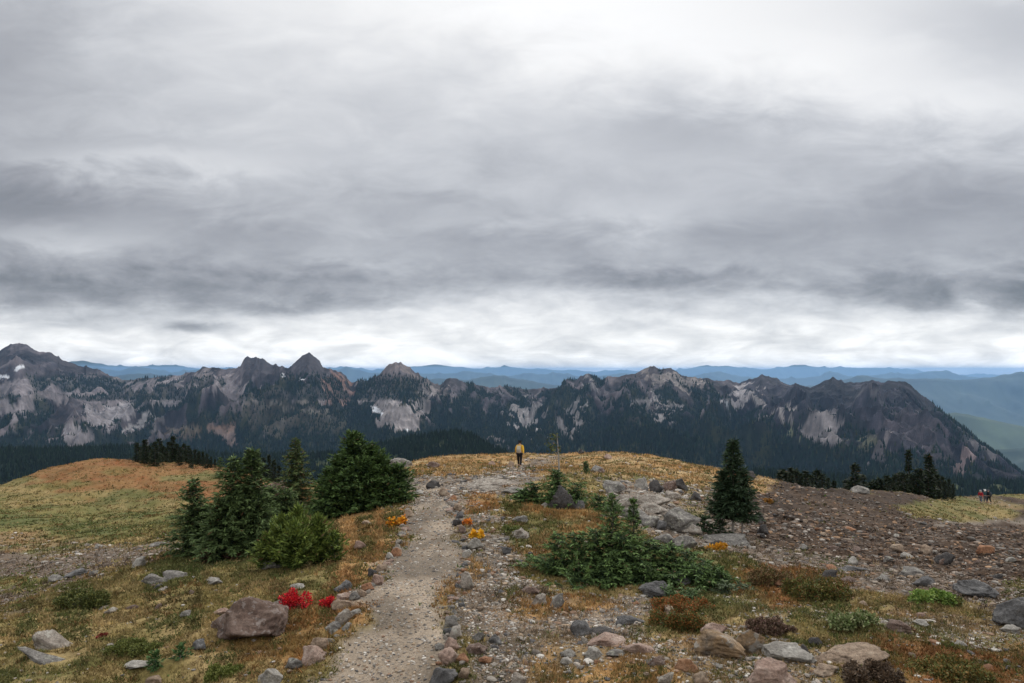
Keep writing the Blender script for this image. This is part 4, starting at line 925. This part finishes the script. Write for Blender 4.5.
# ------------------------------------------------------------------ flowering and leafy shrubs
def leafy(name, box, cols, label, cat, seed, leaf=.035, dense=900, lumps=5, stems=True, cm=(.10,.07,.04)):
    rs = np.random.RandomState(seed); x0, y0, x1, y1 = box; X, Y, Z = ray((x0+x1)/2, y1-1); k = Y/F; W = (x1-x0)*k; Hh = (y1-y0)*k*.85
    if name in ('heather_mound',): leaf *= .68; dense = int(dense*1.9); lumps = int(lumps*1.5)
    root = link(name, None); root.location = (X, Y+W*.15, float(H(X, Y+W*.15)[0])); V, Cc = [], []
    cen = np.stack([rs.uniform(-.38,.38,lumps)*W, rs.uniform(-.2,.2,lumps)*W, rs.uniform(.15,.5,lumps)*Hh], 1); cen[:, 2] *= 1-1.1*(cen[:, 0]/W)**2*2
    lw = min(1.0, 2.4/lumps**.5); rad = np.stack([rs.uniform(.12,.26,lumps)*W*lw, rs.uniform(.12,.24,lumps)*W*lw, rs.uniform(.2,.5,lumps)*Hh], 1)
    i = rs.randint(lumps, size=dense); d = rs.normal(size=(dense, 3)); d /= np.linalg.norm(d, axis=1)[:, None]
    b = cen[i] + d*rad[i]*rs.uniform(.5, 1.05, (dense, 1)); b[:, 2] = np.maximum(b[:, 2], .01)
    dr = d + rs.normal(size=d.shape)*.6 + np.array((0,0,.5)); dr /= np.linalg.norm(dr, axis=1)[:, None]
    q = blades(b, dr, np.full(dense, leaf)*rs.uniform(.7, 1.4, dense), np.full(dense, leaf*.40), rs)
    c = np.array(cols)[rs.randint(len(cols), size=dense)]*rs.uniform(.7, 1.25, (dense, 1))
    link('foliage', mesh_np('foliage', q.reshape(-1, 3), quad=np.arange(dense*4).reshape(-1, 4), col=np.repeat(c, 4, 0), mats=[M_leaf]), root)
    if stems:
        lst = []
        for j in range(lumps):
            lst += [([(cen[j,0]*.3, cen[j,1]*.3, -.03), cen[j]*np.array((.7,.7,.5)), cen[j]], [.006,.004,.002])]
        link('stem', tubes('stem', lst, M_bark), root)
    tag(root, label, cat); return root
M_leaf = attr_mat('shrub_leaves', .7)
RED = [(.55,.012,.022),(.42,.010,.02),(.62,.04,.03),(.30,.008,.02)]
leafy('red_shrub', (279,586,317,610), RED, 'vivid crimson shrub just right of the big brown boulder', 'shrub', 1, .035, 1500, 7)
leafy('red_shrub', (318,595,343,609), RED, 'smaller crimson shrub right of the larger one, near the trail', 'shrub', 2, .03, 900, 6)
YO = [(.62,.28,.02),(.70,.36,.03),(.55,.18,.015)]
leafy('yellow_plant', (394,512,408,526), YO, 'orange-yellow plant by the trail under the dense dark fir, right one', 'plant', 3, .07, 300, 4, False)
leafy('yellow_plant', (383,515,394,528), YO+[(.06,.10,.02)], 'smaller yellow and green plant left of the orange-yellow one', 'plant', 4, .07, 240, 4, False)
leafy('yellow_plant', (470,527,483,540), [(.72,.42,.03),(.66,.33,.02)], 'bright yellow spiky plant in the right border, above the pale rounded stone', 'plant', 5, .08, 260, 4, False)
leafy('orange_plant', (461,516,471,526), [(.62,.20,.03),(.5,.16,.03)], 'orange spiky plant in the right border, above the yellow one', 'plant', 6, .07, 200, 3, False)
leafy('yellow_shrub', (705,540,729,552), [(.50,.24,.02),(.58,.30,.03)], 'flat orange-yellow shrub on the slab below the lone fir', 'shrub', 7, .05, 900, 7)
leafy('orange_shrub', (760,496,772,504), [(.36,.17,.03),(.28,.15,.04)], 'small orange shrub on the scree above and right of the lone fir', 'shrub', 8, .08, 350, 4)
leafy('red_shrub', (98,632,112,640), [(.22,.03,.03),(.18,.05,.03)], 'dull dark red low shrub near the paired long slabs', 'shrub', 9, .03, 350, 4)
GR = [(.17,.26,.06),(.22,.29,.07),(.11,.18,.04)]
leafy('green_shrub', (915,587,962,605), GR, 'bright green low cushion shrub left of the right-edge boulder', 'shrub', 10, .045, 2600, 12)
leafy('green_shrub', (948,596,968,608), [(.14,.13,.04),(.10,.12,.04)], 'olive cushion shrub touching the right end of the bright green one', 'shrub', 11, .04, 900, 6)
leafy('green_shrub', (832,612,882,632), [(.16,.20,.08),(.22,.23,.11),(.11,.15,.05)], 'grey-green low shrub in turf above the big smooth tan slab', 'shrub', 12, .04, 1800, 12)
leafy('green_shrub', (500,525,520,534), [(.16,.17,.05),(.10,.13,.04)], 'yellow-green cushion above the tan flat-topped rock', 'shrub', 13, .05, 500, 6)
HE = [(.10,.115,.030),(.15,.13,.035),(.17,.085,.03),(.075,.09,.025)]
leafy('heather_mound', (645,604,712,634), [(.085,.10,.026),(.17,.10,.03),(.25,.095,.03),(.06,.08,.022)], 'dark green and rust heather mound left of the mottled boulder', 'heather', 14, .035, 6500, 26)
leafy('heather_mound', (648,594,720,614), [(.30,.10,.03),(.20,.09,.03),(.10,.105,.03)], 'red-brown heather mound behind the small tan rock', 'heather', 15, .035, 6000, 26)
leafy('heather_mound', (748,566,800,586), [(.14,.08,.04),(.10,.095,.03),(.18,.11,.05)], 'dark brown heather patch under the scree left of centre right', 'heather', 16, .045, 4500, 18)
leafy('heather_mound', (785,578,862,602), HE, 'long dark green heather bank below the scree', 'heather', 17, .045, 7500, 28)
leafy('heather_mound', (842,662,908,684), [(.11,.075,.05),(.15,.105,.07),(.07,.05,.036)], 'dead dark brown tangle in front of the big smooth tan slab', 'dead shrub', 18, .04, 5000, 24)
leafy('heather_mound', (745,618,800,636), [(.13,.075,.06),(.10,.07,.04),(.15,.10,.07)], 'greyish pink dry heather behind the pale-topped boulder', 'heather', 19, .04, 3500, 18)
leafy('heather_mound', (905,655,1010,684), [(.10,.105,.03),(.20,.12,.035),(.13,.13,.04)], 'dark olive heather along the bottom right corner', 'heather', 20, .04, 7500, 30)
leafy('dry_shrub', (200,546,252,562), [(.10,.045,.03),(.07,.04,.03),(.13,.06,.035)], 'bare reddish-brown shrub at the foot of the forked fir', 'dead shrub', 21, .06, 1500, 10)
leafy('heather_mound', (48,590,110,608), [(.085,.10,.028),(.13,.13,.035),(.06,.075,.022)], 'dark green heather bank on the left slope below the gully', 'heather', 22, .045, 5000, 20)
leafy('heather_mound', (100,640,160,656), [(.09,.11,.028),(.13,.14,.035)], 'dark green heather clump between the seedlings and paired slabs', 'heather', 23, .035, 4000, 18)
leafy('heather_mound', (195,664,240,683), [(.11,.14,.03),(.16,.17,.045)], 'green leafy clump at the bottom left of the big brown boulder', 'heather', 24, .035, 3500, 16)

# ------------------------------------------------------------------ turf: grass and heather too fine to count
M_turf = attr_mat('turf_blades', .85)
def turf(name, n, ylo, yhi, seed, label, hscale=1.0, plo=-330, phi=1400, nb=7):
    rs = np.random.RandomState(seed); P_ = rs.uniform(plo, phi, n); Y_ = ylo*(yhi/ylo)**rs.rand(n); X_ = (P_-HX)/F*Y_
    z = H0(X_, Y_); jx = rs.normal(size=n)*.07*np.clip(Y_*.16, 1, 8); bp = areas(X_, Y_, z)[3]; col, veg, st, _, idx, a = areas(X_+jx, Y_+jx[::-1], z)
    patch = fbm(X_*2.1, Y_*2.1, 3, 81)
    keep = rs.rand(n) < veg*np.clip(.55 + (patch-.42)*3.5, .25, 1)
    for (ox, oy, r) in OCC:
        if r > .12: keep &= ((X_-ox)**2 + (Y_-oy)**2 > (r*.5)**2)
    X_, Y_, z, col, bp, idx = X_[keep], Y_[keep], z[keep], col[keep], bp[keep], idx[keep]; n = len(X_)
    Z_ = z + bumps(X_, Y_, bp); sc_ = np.clip(Y_/10, .8, 4.5)
    heath = rs.rand(n) < np.where(np.isin(idx, [KEYS.index('heath'), KEYS.index('olive'), KEYS.index('green')]), .55, .2)
    cs = np.clip(12/Y_, .35, 1.2); cl = sm(.54, .62, fbm(X_*3.4*cs, Y_*3.4*cs, 3, 85)); heath = heath | (cl > .5)
    h = np.where(heath, .035, .06)*sc_**.75*rs.uniform(.5, 1.5, n)*hscale
    sp = .055*sc_*np.where(heath, 1.2, .8)
    tv = fbm(X_*3.1, Y_*3.1, 2, 83)
    lowv = fbm(X_*.5, Y_*.5, 2, 87)
    h = h*(1+.35*cl)*np.where(Y_ < 40, 1, .8); heath = heath | (cl > .5)
    base = np.stack([X_, Y_, Z_], 1)
    B_ = np.repeat(base, nb, 0) + rs.normal(size=(n*nb, 3))*np.repeat(sp*.5, nb)[:, None]*np.array((1, 1, .0)); B_[:, 2] -= .012
    d = rs.normal(size=(n*nb, 3))*np.repeat(np.where(heath, 1.0, .5), nb)[:, None]; d[:, 2] = np.abs(d[:, 2])*.5 + .8; d /= np.linalg.norm(d, axis=1)[:, None]
    hl = np.repeat(h, nb)*rs.uniform(.6, 1.3, n*nb); wd = np.repeat(np.where(heath, .014, .007)*sc_, nb)*rs.uniform(.7, 1.3, n*nb)
    a = rs.rand(n*nb)*6.28; s = np.stack([np.cos(a), np.sin(a), 0*a], 1)*wd[:, None]
    V = np.stack([B_-s, B_+s, B_+d*hl[:, None]], 1).reshape(-1, 3)
    c = col*(.35+1.35*tv)[:, None]*rs.uniform(.6, 1.5, (n, 1))
    shr = np.array([(.070,.078,.024),(.100,.098,.030),(.150,.085,.034),(.085,.070,.026)])[np.clip(((lowv-.3)*9+rs.normal(size=n)*.5).astype(int), 0, 3)]*rs.uniform(.6, 1.5, (n, 1))
    c = c*(1-.85*cl[:, None]) + shr*.85*cl[:, None]
    straw = rs.rand(n) < .10*(1-cl*.7); c[straw] = np.array((.30,.215,.10))*rs.uniform(.7, 1.1, (straw.sum(), 1))
    grn = rs.rand(n) < .06; c[grn] = np.array((.06,.09,.02))
    c = np.repeat(c, nb, 0)*rs.uniform(.8, 1.25, (n*nb, 1))
    o = link(name, mesh_np(name, V, tri=np.arange(len(V)).reshape(-1, 3), col=np.repeat(c, 3, 0), mats=[M_turf])); tag(o, label, 'grass', None, 'stuff'); print(name, n)
turf('turf', 270000, 6.8, 20, 5, 'short olive and rust turf on the near slopes')
turf('grass', 155000, 19, 110, 6, 'golden and rusty grass on the crest and far mound', 1.0, -250, 1300, 6)
# ------------------------------------------------------------------ walkers
def skin(name, joints, edges, rads, mat, parent, sub=2, root=0):
    me = bpy.data.meshes.new(name); me.from_pydata(joints, edges, []); me.materials.append(mat)
    o = link(name, me, parent); md = o.modifiers.new('skin', 'SKIN'); md.use_smooth_shade = True
    sv = me.skin_vertices[0].data
    for i, r in enumerate(rads): sv[i].radius = (r, r) if not hasattr(r, '__len__') else r
    for i in range(len(rads)): sv[i].use_root = (i == root)
    s = o.modifiers.new('sub', 'SUBSURF'); s.levels = sub; s.render_levels = sub
    return o
MS = flat_mat('skin', (.42,.25,.17), .6, 8, .1); 
def cloth(name, c): return flat_mat(name, c, .85, 12, .15)
def person(px, py, rz, label, jacket_c, trouser_c, hat_c, hair_c, stride=.16, bend=.0, arm=(.18,.12), h=1.72, at=None, shorts=False):
    X, Y, Z = at or ray(px, py)
    root = link('person', None); root.location = (X, Y, Z); root.rotation_euler.z = rz
    s = h/1.75; b = bend
    hip = (0, 0, .93); ch = (0, .10*b+.03, 1.25); nk = (0, .18*b+.05, 1.46); hd = (0, .24*b+.06, 1.60); ht = (0, .26*b+.06, 1.70)
    J = [hip, ch, nk, hd, ht]; Ed = [(0,1),(1,2),(2,3),(3,4)]; Rr = [(.15,.11),(.165,.115),.055,.088,.07]
    legs = []
    for sgn, st in ((-1, stride), (1, -stride)):
        i = len(J); a = [(sgn*.10, 0, .86), (sgn*.11, st*.5+.04, .48), (sgn*.11, st-(.05 if st < 0 else 0), .09), (sgn*.12, st+.16, .05)]
        J += a; Ed += [(0,i),(i,i+1),(i+1,i+2),(i+2,i+3)]; Rr += [.095,.062,.042,.036]; legs.append(a)
    arms = []
    for sgn, sw, el in ((-1, arm[0], -.05), (1, -arm[1], .05)):
        i = len(J); a = [(sgn*.19, ch[1]+.02, 1.40), (sgn*.27, ch[1]-.03+sw*.3, 1.14), (sgn*.29, ch[1]+.06+sw, .92), (sgn*.29, ch[1]+.09+sw, .86)]
        J += a; Ed += [(2,i),(i,i+1),(i+1,i+2),(i+2,i+3)]; Rr += [.055,.042,.028,(.026,.038)]; arms.append(a)
        w = len(J)-1; wp = a[3]
        for k_ in range(4):
            j = len(J); ox = (k_-1.5)*.021
            J += [(wp[0], wp[1]+ox, wp[2]-.055-.006*(1.5-abs(k_-1.5))), (wp[0]-sgn*.015, wp[1]+ox+.004, wp[2]-.095-.01*(1.5-abs(k_-1.5)))]; Ed += [(w,j),(j,j+1)]; Rr += [.0095,.008]
        j = len(J); J += [(wp[0]-sgn*.02, wp[1]+.045, wp[2]-.02), (wp[0]-sgn*.025, wp[1]+.06, wp[2]-.055)]; Ed += [(w,j),(j,j+1)]; Rr += [.011,.009]
    # nose and ears
    j = len(J); J += [(0, hd[1]+.105, hd[2]-.01), (.09, hd[1], hd[2]), (-.09, hd[1], hd[2])]; Ed += [(3,j),(3,j+1),(3,j+2)]; Rr += [.016,.016,.016]
    J = [tuple(c*s for c in p) for p in J]; Rr = [tuple(c*s for c in r) if hasattr(r, '__len__') else r*s for r in Rr]
    skin('body', J, Ed, Rr, MS, root)
    S = lambda p: tuple(c*s for c in p)
    jj = [S(hip), S(ch), S((0, nk[1], 1.42))] ; je = [(0,1),(1,2)]; jr = [(.175*s,.135*s),(.19*s,.14*s),(.10*s,.09*s)]
    for a in arms:
        i = len(jj); jj += [S(a[0]), S(a[1]), S(a[2])]; je += [(2,i),(i,i+1),(i+1,i+2)]; jr += [.078*s,.064*s,.05*s]
    skin('jacket', jj, je, jr, cloth('jacket_cloth', jacket_c), root)
    tj = [S((0,0,.95))]; te = []; tr2 = [(.165*s,.125*s)]
    for a in legs:
        i = len(tj); low = a[2] if not shorts else tuple(np.array(a[1])*.9+np.array(a[0])*.1)
        tj += [S(a[0]), S(a[1]), S((low[0], low[1], low[2]+.06))]; te += [(0,i),(i,i+1),(i+1,i+2)]; tr2 += [.115*s,.08*s,.066*s]
    skin('trousers', tj, te, tr2, cloth('trouser_cloth', trouser_c), root)
    for a in legs:
        skin('shoe', [S((a[2][0], a[2][1]-.03, .05)), S((a[3][0], a[3][1]+.02, .045))], [(0,1)], [(.048*s,.05*s),(.046*s,.04*s)], cloth('shoe_leather', (.05,.045,.04)), root)
    hat = hat_c or hair_c
    skin('hat' if hat_c else 'hair', [S((0, hd[1]-.01, hd[2]+.04)), S((0, ht[1]-.01, ht[2]+.02)), S((0, hd[1]-.06, hd[2]-.03))], [(0,1),(0,2)], [.108*s,.075*s,.07*s], cloth('hat_cloth' if hat_c else 'hair_strands', hat), root)
    tag(root, label, 'person'); return root, (X, Y, Z), s
def backpack(pos, rz, s, c, c2, label, back=-.22, z0=.98):
    r = link('backpack', None); r.location = pos; r.rotation_euler.z = rz
    bm = bmesh.new(); bmesh.ops.create_cube(bm, size=1)
    for v in bm.verts: v.co.x *= .30*s*(1 if v.co.z < 0 else .85); v.co.y *= .17*s*(1 if v.co.z < 0 else .75); v.co.z *= .46*s
    bmesh.ops.translate(bm, verts=bm.verts, vec=(0, back*s, (z0+.23)*s)); bmesh.ops.bevel(bm, geom=bm.edges[:], offset=.05*s, segments=3, affect='EDGES')
    me = bpy.data.meshes.new('bag'); bm.to_mesh(me); bm.free(); me.materials.append(cloth('pack_cloth', c)); link('bag', me, r)
    bm = bmesh.new(); bmesh.ops.create_cube(bm, size=1)
    for v in bm.verts: v.co.x *= .22*s; v.co.y *= .06*s; v.co.z *= .2*s
    bmesh.ops.translate(bm, verts=bm.verts, vec=(0, (back-.10)*s, (z0+.13)*s)); bmesh.ops.bevel(bm, geom=bm.edges[:], offset=.02*s, segments=2, affect='EDGES')
    me = bpy.data.meshes.new('front_pocket'); bm.to_mesh(me); bm.free(); me.materials.append(cloth('pocket_cloth', c2)); link('front_pocket', me, r)
    for sg in (-1, 1):
        v, q = tube([(sg*.10*s, (back+.06)*s, (z0+.40)*s), (sg*.12*s, .0, 1.47*s), (sg*.13*s, .19*s, 1.33*s), (sg*.14*s, .12*s, 1.08*s), (sg*.11*s, (back+.06)*s, (z0+.08)*s)], [.022*s]*5, 6)
        link('strap', mesh_np('strap', v, quad=q, mats=[cloth('strap_web', c2)]), r)
    tag(r, label, 'backpack'); return r
_, p0, s0 = person(519.5, 467, -.25, 'hiker in a yellow jacket and black trousers walking away along the trail', (.62,.37,.035), (.010,.010,.012), None, (.012,.010,.010), .17, .3, (.1,.25), 1.74)
backpack(p0, -.25, s0, (.46,.42,.35), (.30,.27,.22), 'pale beige backpack worn by the yellow-jacketed hiker')
Yp = 112.0
def spot(px, py):
    a = ray(px, py); print('walker at', a, HY-F*a[2]/a[1]); return a
person(0, 0, 2.3, 'walker in a red jacket and grey trousers, leftmost of the distant three', (.30,.02,.03), (.10,.11,.14), (.35,.35,.37), (.02,.02,.02), .2, .9, (.25,.1), 1.5, at=spot(981, 503))
_, p2, s2_ = person(0, 0, .4, 'walker in dark teal with a white cap, middle of the distant three', (.03,.06,.07), (.08,.08,.10), (.72,.72,.74), (.02,.02,.02), .1, .2, (.1,.1), 1.6, at=spot(985.5, 503))
_, p3, s3_ = person(0, 0, .2, 'walker all in black, rightmost of the distant three', (.012,.013,.018), (.010,.014,.012), (.08,.09,.10), (.01,.01,.01), .18, .3, (.1,.1), 1.62, at=spot(989, 503.5))
backpack(p3, .2, s3_, (.05,.06,.07), (.03,.03,.035), 'dark backpack worn by the rightmost distant walker')
SUN_E = 1.5; HAZE_D = 2.0e-5; HAZE_C = (.33, .60, 1.0, 1); EXPO = 0.38
# ------------------------------------------------------------------ sky, sun, camera
w = bpy.data.worlds.new('World'); bpy.context.scene.world = w; w.use_nodes = True
nt = w.node_tree; L = nt.links
for n in list(nt.nodes): nt.nodes.remove(n)
def mth(op, a, b=None, c=None, clamp=False):
    n = N(nt, 'ShaderNodeMath', operation=op); n.use_clamp = clamp
    for i, v in enumerate((a, b, c)):
        if v is None: continue
        if isinstance(v, (int, float)): n.inputs[i].default_value = v
        else: L.new(v, n.inputs[i])
    return n.outputs[0]
tc = N(nt, 'ShaderNodeTexCoord'); sp = N(nt, 'ShaderNodeSeparateXYZ'); L.new(tc.outputs['Generated'], sp.inputs[0])
x, y, z = sp.outputs
yc = mth('MAXIMUM', y, .12)
U = mth('MULTIPLY', mth('DIVIDE', x, yc), F); V = mth('MULTIPLY', mth('DIVIDE', z, yc), F)
# cloud-layer coordinates: the view direction carried up to a flat cloud base
zc = mth('ADD', mth('MAXIMUM', z, 0.0), .045)
cb = N(nt, 'ShaderNodeCombineXYZ'); L.new(mth('DIVIDE', x, zc), cb.inputs[0]); L.new(mth('DIVIDE', y, zc), cb.inputs[1])
nA = noise_node(nt, cb.outputs[0], .55, 7, .55); nB = noise_node(nt, cb.outputs[0], 1.5, 8, .6)
cb2 = N(nt, 'ShaderNodeCombineXYZ'); L.new(mth('MULTIPLY', U, 1/95.), cb2.inputs[0]); L.new(mth('MULTIPLY', V, 1/38.), cb2.inputs[1])
nC = noise_node(nt, cb2.outputs[0], 1.0, 8, .6); nC.inputs['Distortion'].default_value = .4
cb3 = N(nt, 'ShaderNodeCombineXYZ'); L.new(mth('MULTIPLY', U, 1/62.), cb3.inputs[0]); L.new(mth('MULTIPLY', V, 1/19.), cb3.inputs[1])
nD = noise_node(nt, cb3.outputs[0], 1.0, 7, .55); nD.inputs['Distortion'].default_value = .5
sA = mth('SUBTRACT', nA.outputs['Fac'], .5); sB = mth('SUBTRACT', nB.outputs['Fac'], .5); sC = mth('SUBTRACT', nC.outputs['Fac'], .5); sD = mth('SUBTRACT', nD.outputs['Fac'], .5)
# warp
Uw = mth('ADD', U, mth('MULTIPLY', sC, 110)); 
lowf = mth('MULTIPLY_ADD', V, 1/110., .12, clamp=True)
Vw = mth('ADD', V, mth('MULTIPLY', mth('MULTIPLY', sC, 62), lowf))
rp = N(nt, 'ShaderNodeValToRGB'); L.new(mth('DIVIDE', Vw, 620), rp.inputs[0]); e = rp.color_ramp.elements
ST = [(0,1.0),(28,.99),(44,.96),(56,.87),(68,.75),(88,.68),(125,.705),(170,.755),(215,.80),(270,.845),(345,.90),(450,.95),(620,1.12)]  # last stops, overhead and behind the camera, are raised to brighten the ground
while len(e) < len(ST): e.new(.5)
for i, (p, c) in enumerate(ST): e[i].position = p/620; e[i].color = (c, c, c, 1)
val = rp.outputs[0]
BL = [(-60,90,170,130,-.13),(0,20,110,60,-.10),(30,205,105,24,-.13),(190,168,130,13,.07),(110,158,90,8,.06),(50,236,90,14,.11),(110,290,230,19,-.12),
 (240,235,80,14,-.05),(285,306,75,7,-.13),(195,326,28,6,-.30),(90,320,50,7,-.12),(560,5,220,60,.10),(640,70,120,40,.05),(710,128,110,26,-.08),(950,105,120,24,.10),(850,60,130,30,.08),
 (1030,25,120,45,-.12),(1010,190,150,36,-.10),(860,215,120,22,-.06),(650,279,75,8,-.13),(540,300,80,14,.14),(440,300,60,10,.05),(930,302,42,13,-.18),(1015,298,42,17,-.22),(872,287,55,9,-.10),
 (968,303,16,9,.22),(620,215,130,18,.06),(500,240,70,16,-.05),(450,205,90,10,-.04),(755,300,60,8,.10),(360,255,60,10,.04),(760,240,80,12,-.03),
 (620,330,50,5,-.08),(775,338,45,5,-.10),(240,345,60,4,.05),(1000,330,40,4,-.08),(150,340,40,4,-.08),(380,315,60,4,.06),(560,348,60,4,-.05),(860,350,60,4,-.06)]
for (bx, by, sx, sy, am) in BL:
    a = mth('MULTIPLY', mth('SUBTRACT', Uw, bx-HX), 1/sx); b = mth('MULTIPLY', mth('SUBTRACT', Vw, HY-by), 1/sy)
    d = mth('MULTIPLY_ADD', a, a, mth('MULTIPLY', b, b))
    val = mth('ADD', val, mth('MULTIPLY', mth('EXPONENT', mth('MULTIPLY', d, -.8)), am))
hz = mth('SUBTRACT', 1, mth('MULTIPLY', V, 1/75., clamp=True))          # 1 at the horizon
up = mth('SUBTRACT', 1, mth('MULTIPLY', mth('SUBTRACT', V, 130), 1/230., clamp=True))
val = mth('ADD', val, mth('MULTIPLY', mth('MULTIPLY', sB, .07), up))
val = mth('ADD', val, mth('MULTIPLY', mth('MULTIPLY', sC, .23), mth('MULTIPLY_ADD', up, .8, .2)))
val = mth('ADD', val, mth('MULTIPLY', mth('MULTIPLY', sD, .85), hz))
cb4 = N(nt, 'ShaderNodeCombineXYZ'); L.new(mth('MULTIPLY', U, 1/42.), cb4.inputs[0]); L.new(mth('MULTIPLY', V, 1/17.), cb4.inputs[1])
nE = noise_node(nt, cb4.outputs[0], 1.0, 9, .62); nE.inputs['Distortion'].default_value = .25
lowb = mth('EXPONENT', mth('MULTIPLY', mth('POWER', mth('MULTIPLY', mth('SUBTRACT', V, 72), 1/42.), 2), -1.0))
val = mth('ADD', val, mth('MULTIPLY', mth('MULTIPLY', mth('SUBTRACT', nE.outputs['Fac'], .5), .34), lowb))
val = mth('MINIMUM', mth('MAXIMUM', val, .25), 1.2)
lin = mth('POWER', val, 2.25)
tr = ramp(nt, val, [(.40, (.90,.975,1.09)), (.62, (.955,.98,1.06)), (.80, (.97,.99,1.035)), (.97, (1.0,1.0,1.0))])
mc = N(nt, 'ShaderNodeMix', data_type='RGBA', blend_type='MULTIPLY'); mc.inputs[0].default_value = 1
cc = N(nt, 'ShaderNodeCombineXYZ')
for i in range(3): L.new(lin, cc.inputs[i])
L.new(cc.outputs[0], mc.inputs[6]); L.new(tr.outputs[0], mc.inputs[7])
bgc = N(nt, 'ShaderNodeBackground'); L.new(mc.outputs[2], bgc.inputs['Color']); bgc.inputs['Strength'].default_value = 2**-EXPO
sky = N(nt, 'ShaderNodeTexSky', sky_type='NISHITA'); sky.sun_disc = False; SE, SA = R(42), R(28)
sky.sun_elevation = SE; sky.sun_rotation = SA; sky.altitude = 2000
bgs = N(nt, 'ShaderNodeBackground'); L.new(sky.outputs[0], bgs.inputs['Color']); bgs.inputs['Strength'].default_value = .1
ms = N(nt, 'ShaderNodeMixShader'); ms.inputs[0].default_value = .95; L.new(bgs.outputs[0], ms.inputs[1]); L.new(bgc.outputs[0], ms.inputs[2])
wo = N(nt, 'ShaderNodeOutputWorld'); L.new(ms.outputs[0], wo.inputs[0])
ld = bpy.data.lights.new('sun', 'SUN'); ld.energy = SUN_E; ld.angle = R(10); ld.color = (1, .955, .89)
so = bpy.data.objects.new('sun', ld); C.objects.link(so)
from mathutils import Vector
sd = Vector((math.sin(SA)*math.cos(SE), math.cos(SA)*math.cos(SE), math.sin(SE)))
so.rotation_euler = (-sd).to_track_quat('-Z', 'Y').to_euler()
cd = bpy.data.cameras.new('camera'); co = bpy.data.objects.new('camera', cd); C.objects.link(co)
cd.sensor_width = 36; cd.lens = 36*F/1024; cd.shift_y = (HY-341.5)/1024; cd.clip_start = .05; cd.clip_end = 200000
co.location = (0, 0, 0); co.rotation_euler = (R(90), 0, 0)
sc = bpy.context.scene; sc.camera = co
# even, thin air: far mountains fade to blue through it
hb = bpy.data.meshes.new('haze'); bx = [(-95000, 95000), (-3000, 92000), (-2400, 225)]
vs = [(a, b, c) for a in bx[0] for b in bx[1] for c in bx[2]]
hb.from_pydata(vs, [], [(0,1,3,2),(4,6,7,5),(0,4,5,1),(2,3,7,6),(0,2,6,4),(1,5,7,3)])
hm = bpy.data.materials.new('haze'); hm.use_nodes = True; hn = hm.node_tree; hn.nodes.clear()
pv = hn.nodes.new('ShaderNodeVolumePrincipled'); ho = hn.nodes.new('ShaderNodeOutputMaterial')
pv.inputs['Color'].default_value = HAZE_C; pv.inputs['Density'].default_value = HAZE_D; pv.inputs['Anisotropy'].default_value = .35
hn.links.new(pv.outputs[0], ho.inputs['Volume']); hb.materials.append(hm)
tag(link('haze', hb), 'thin blue air between the viewer and far ranges', None, None, 'stuff')
vsn = sc.view_settings; vsn.view_transform = 'Standard'; vsn.look = 'None'; vsn.exposure = EXPO; vsn.gamma = 1
cy = sc.cycles; cy.use_denoising = True; cy.max_bounces = 5; cy.diffuse_bounces = 3; cy.volume_bounces = 0; cy.glossy_bounces = 2; cy.transparent_max_bounces = 4
try: cy.denoiser = 'OPENIMAGEDENOISE'; cy.denoising_prefilter = 'ACCURATE'
except Exception: pass
cy.use_adaptive_sampling = True; cy.adaptive_threshold = .015
cy.seed = 3
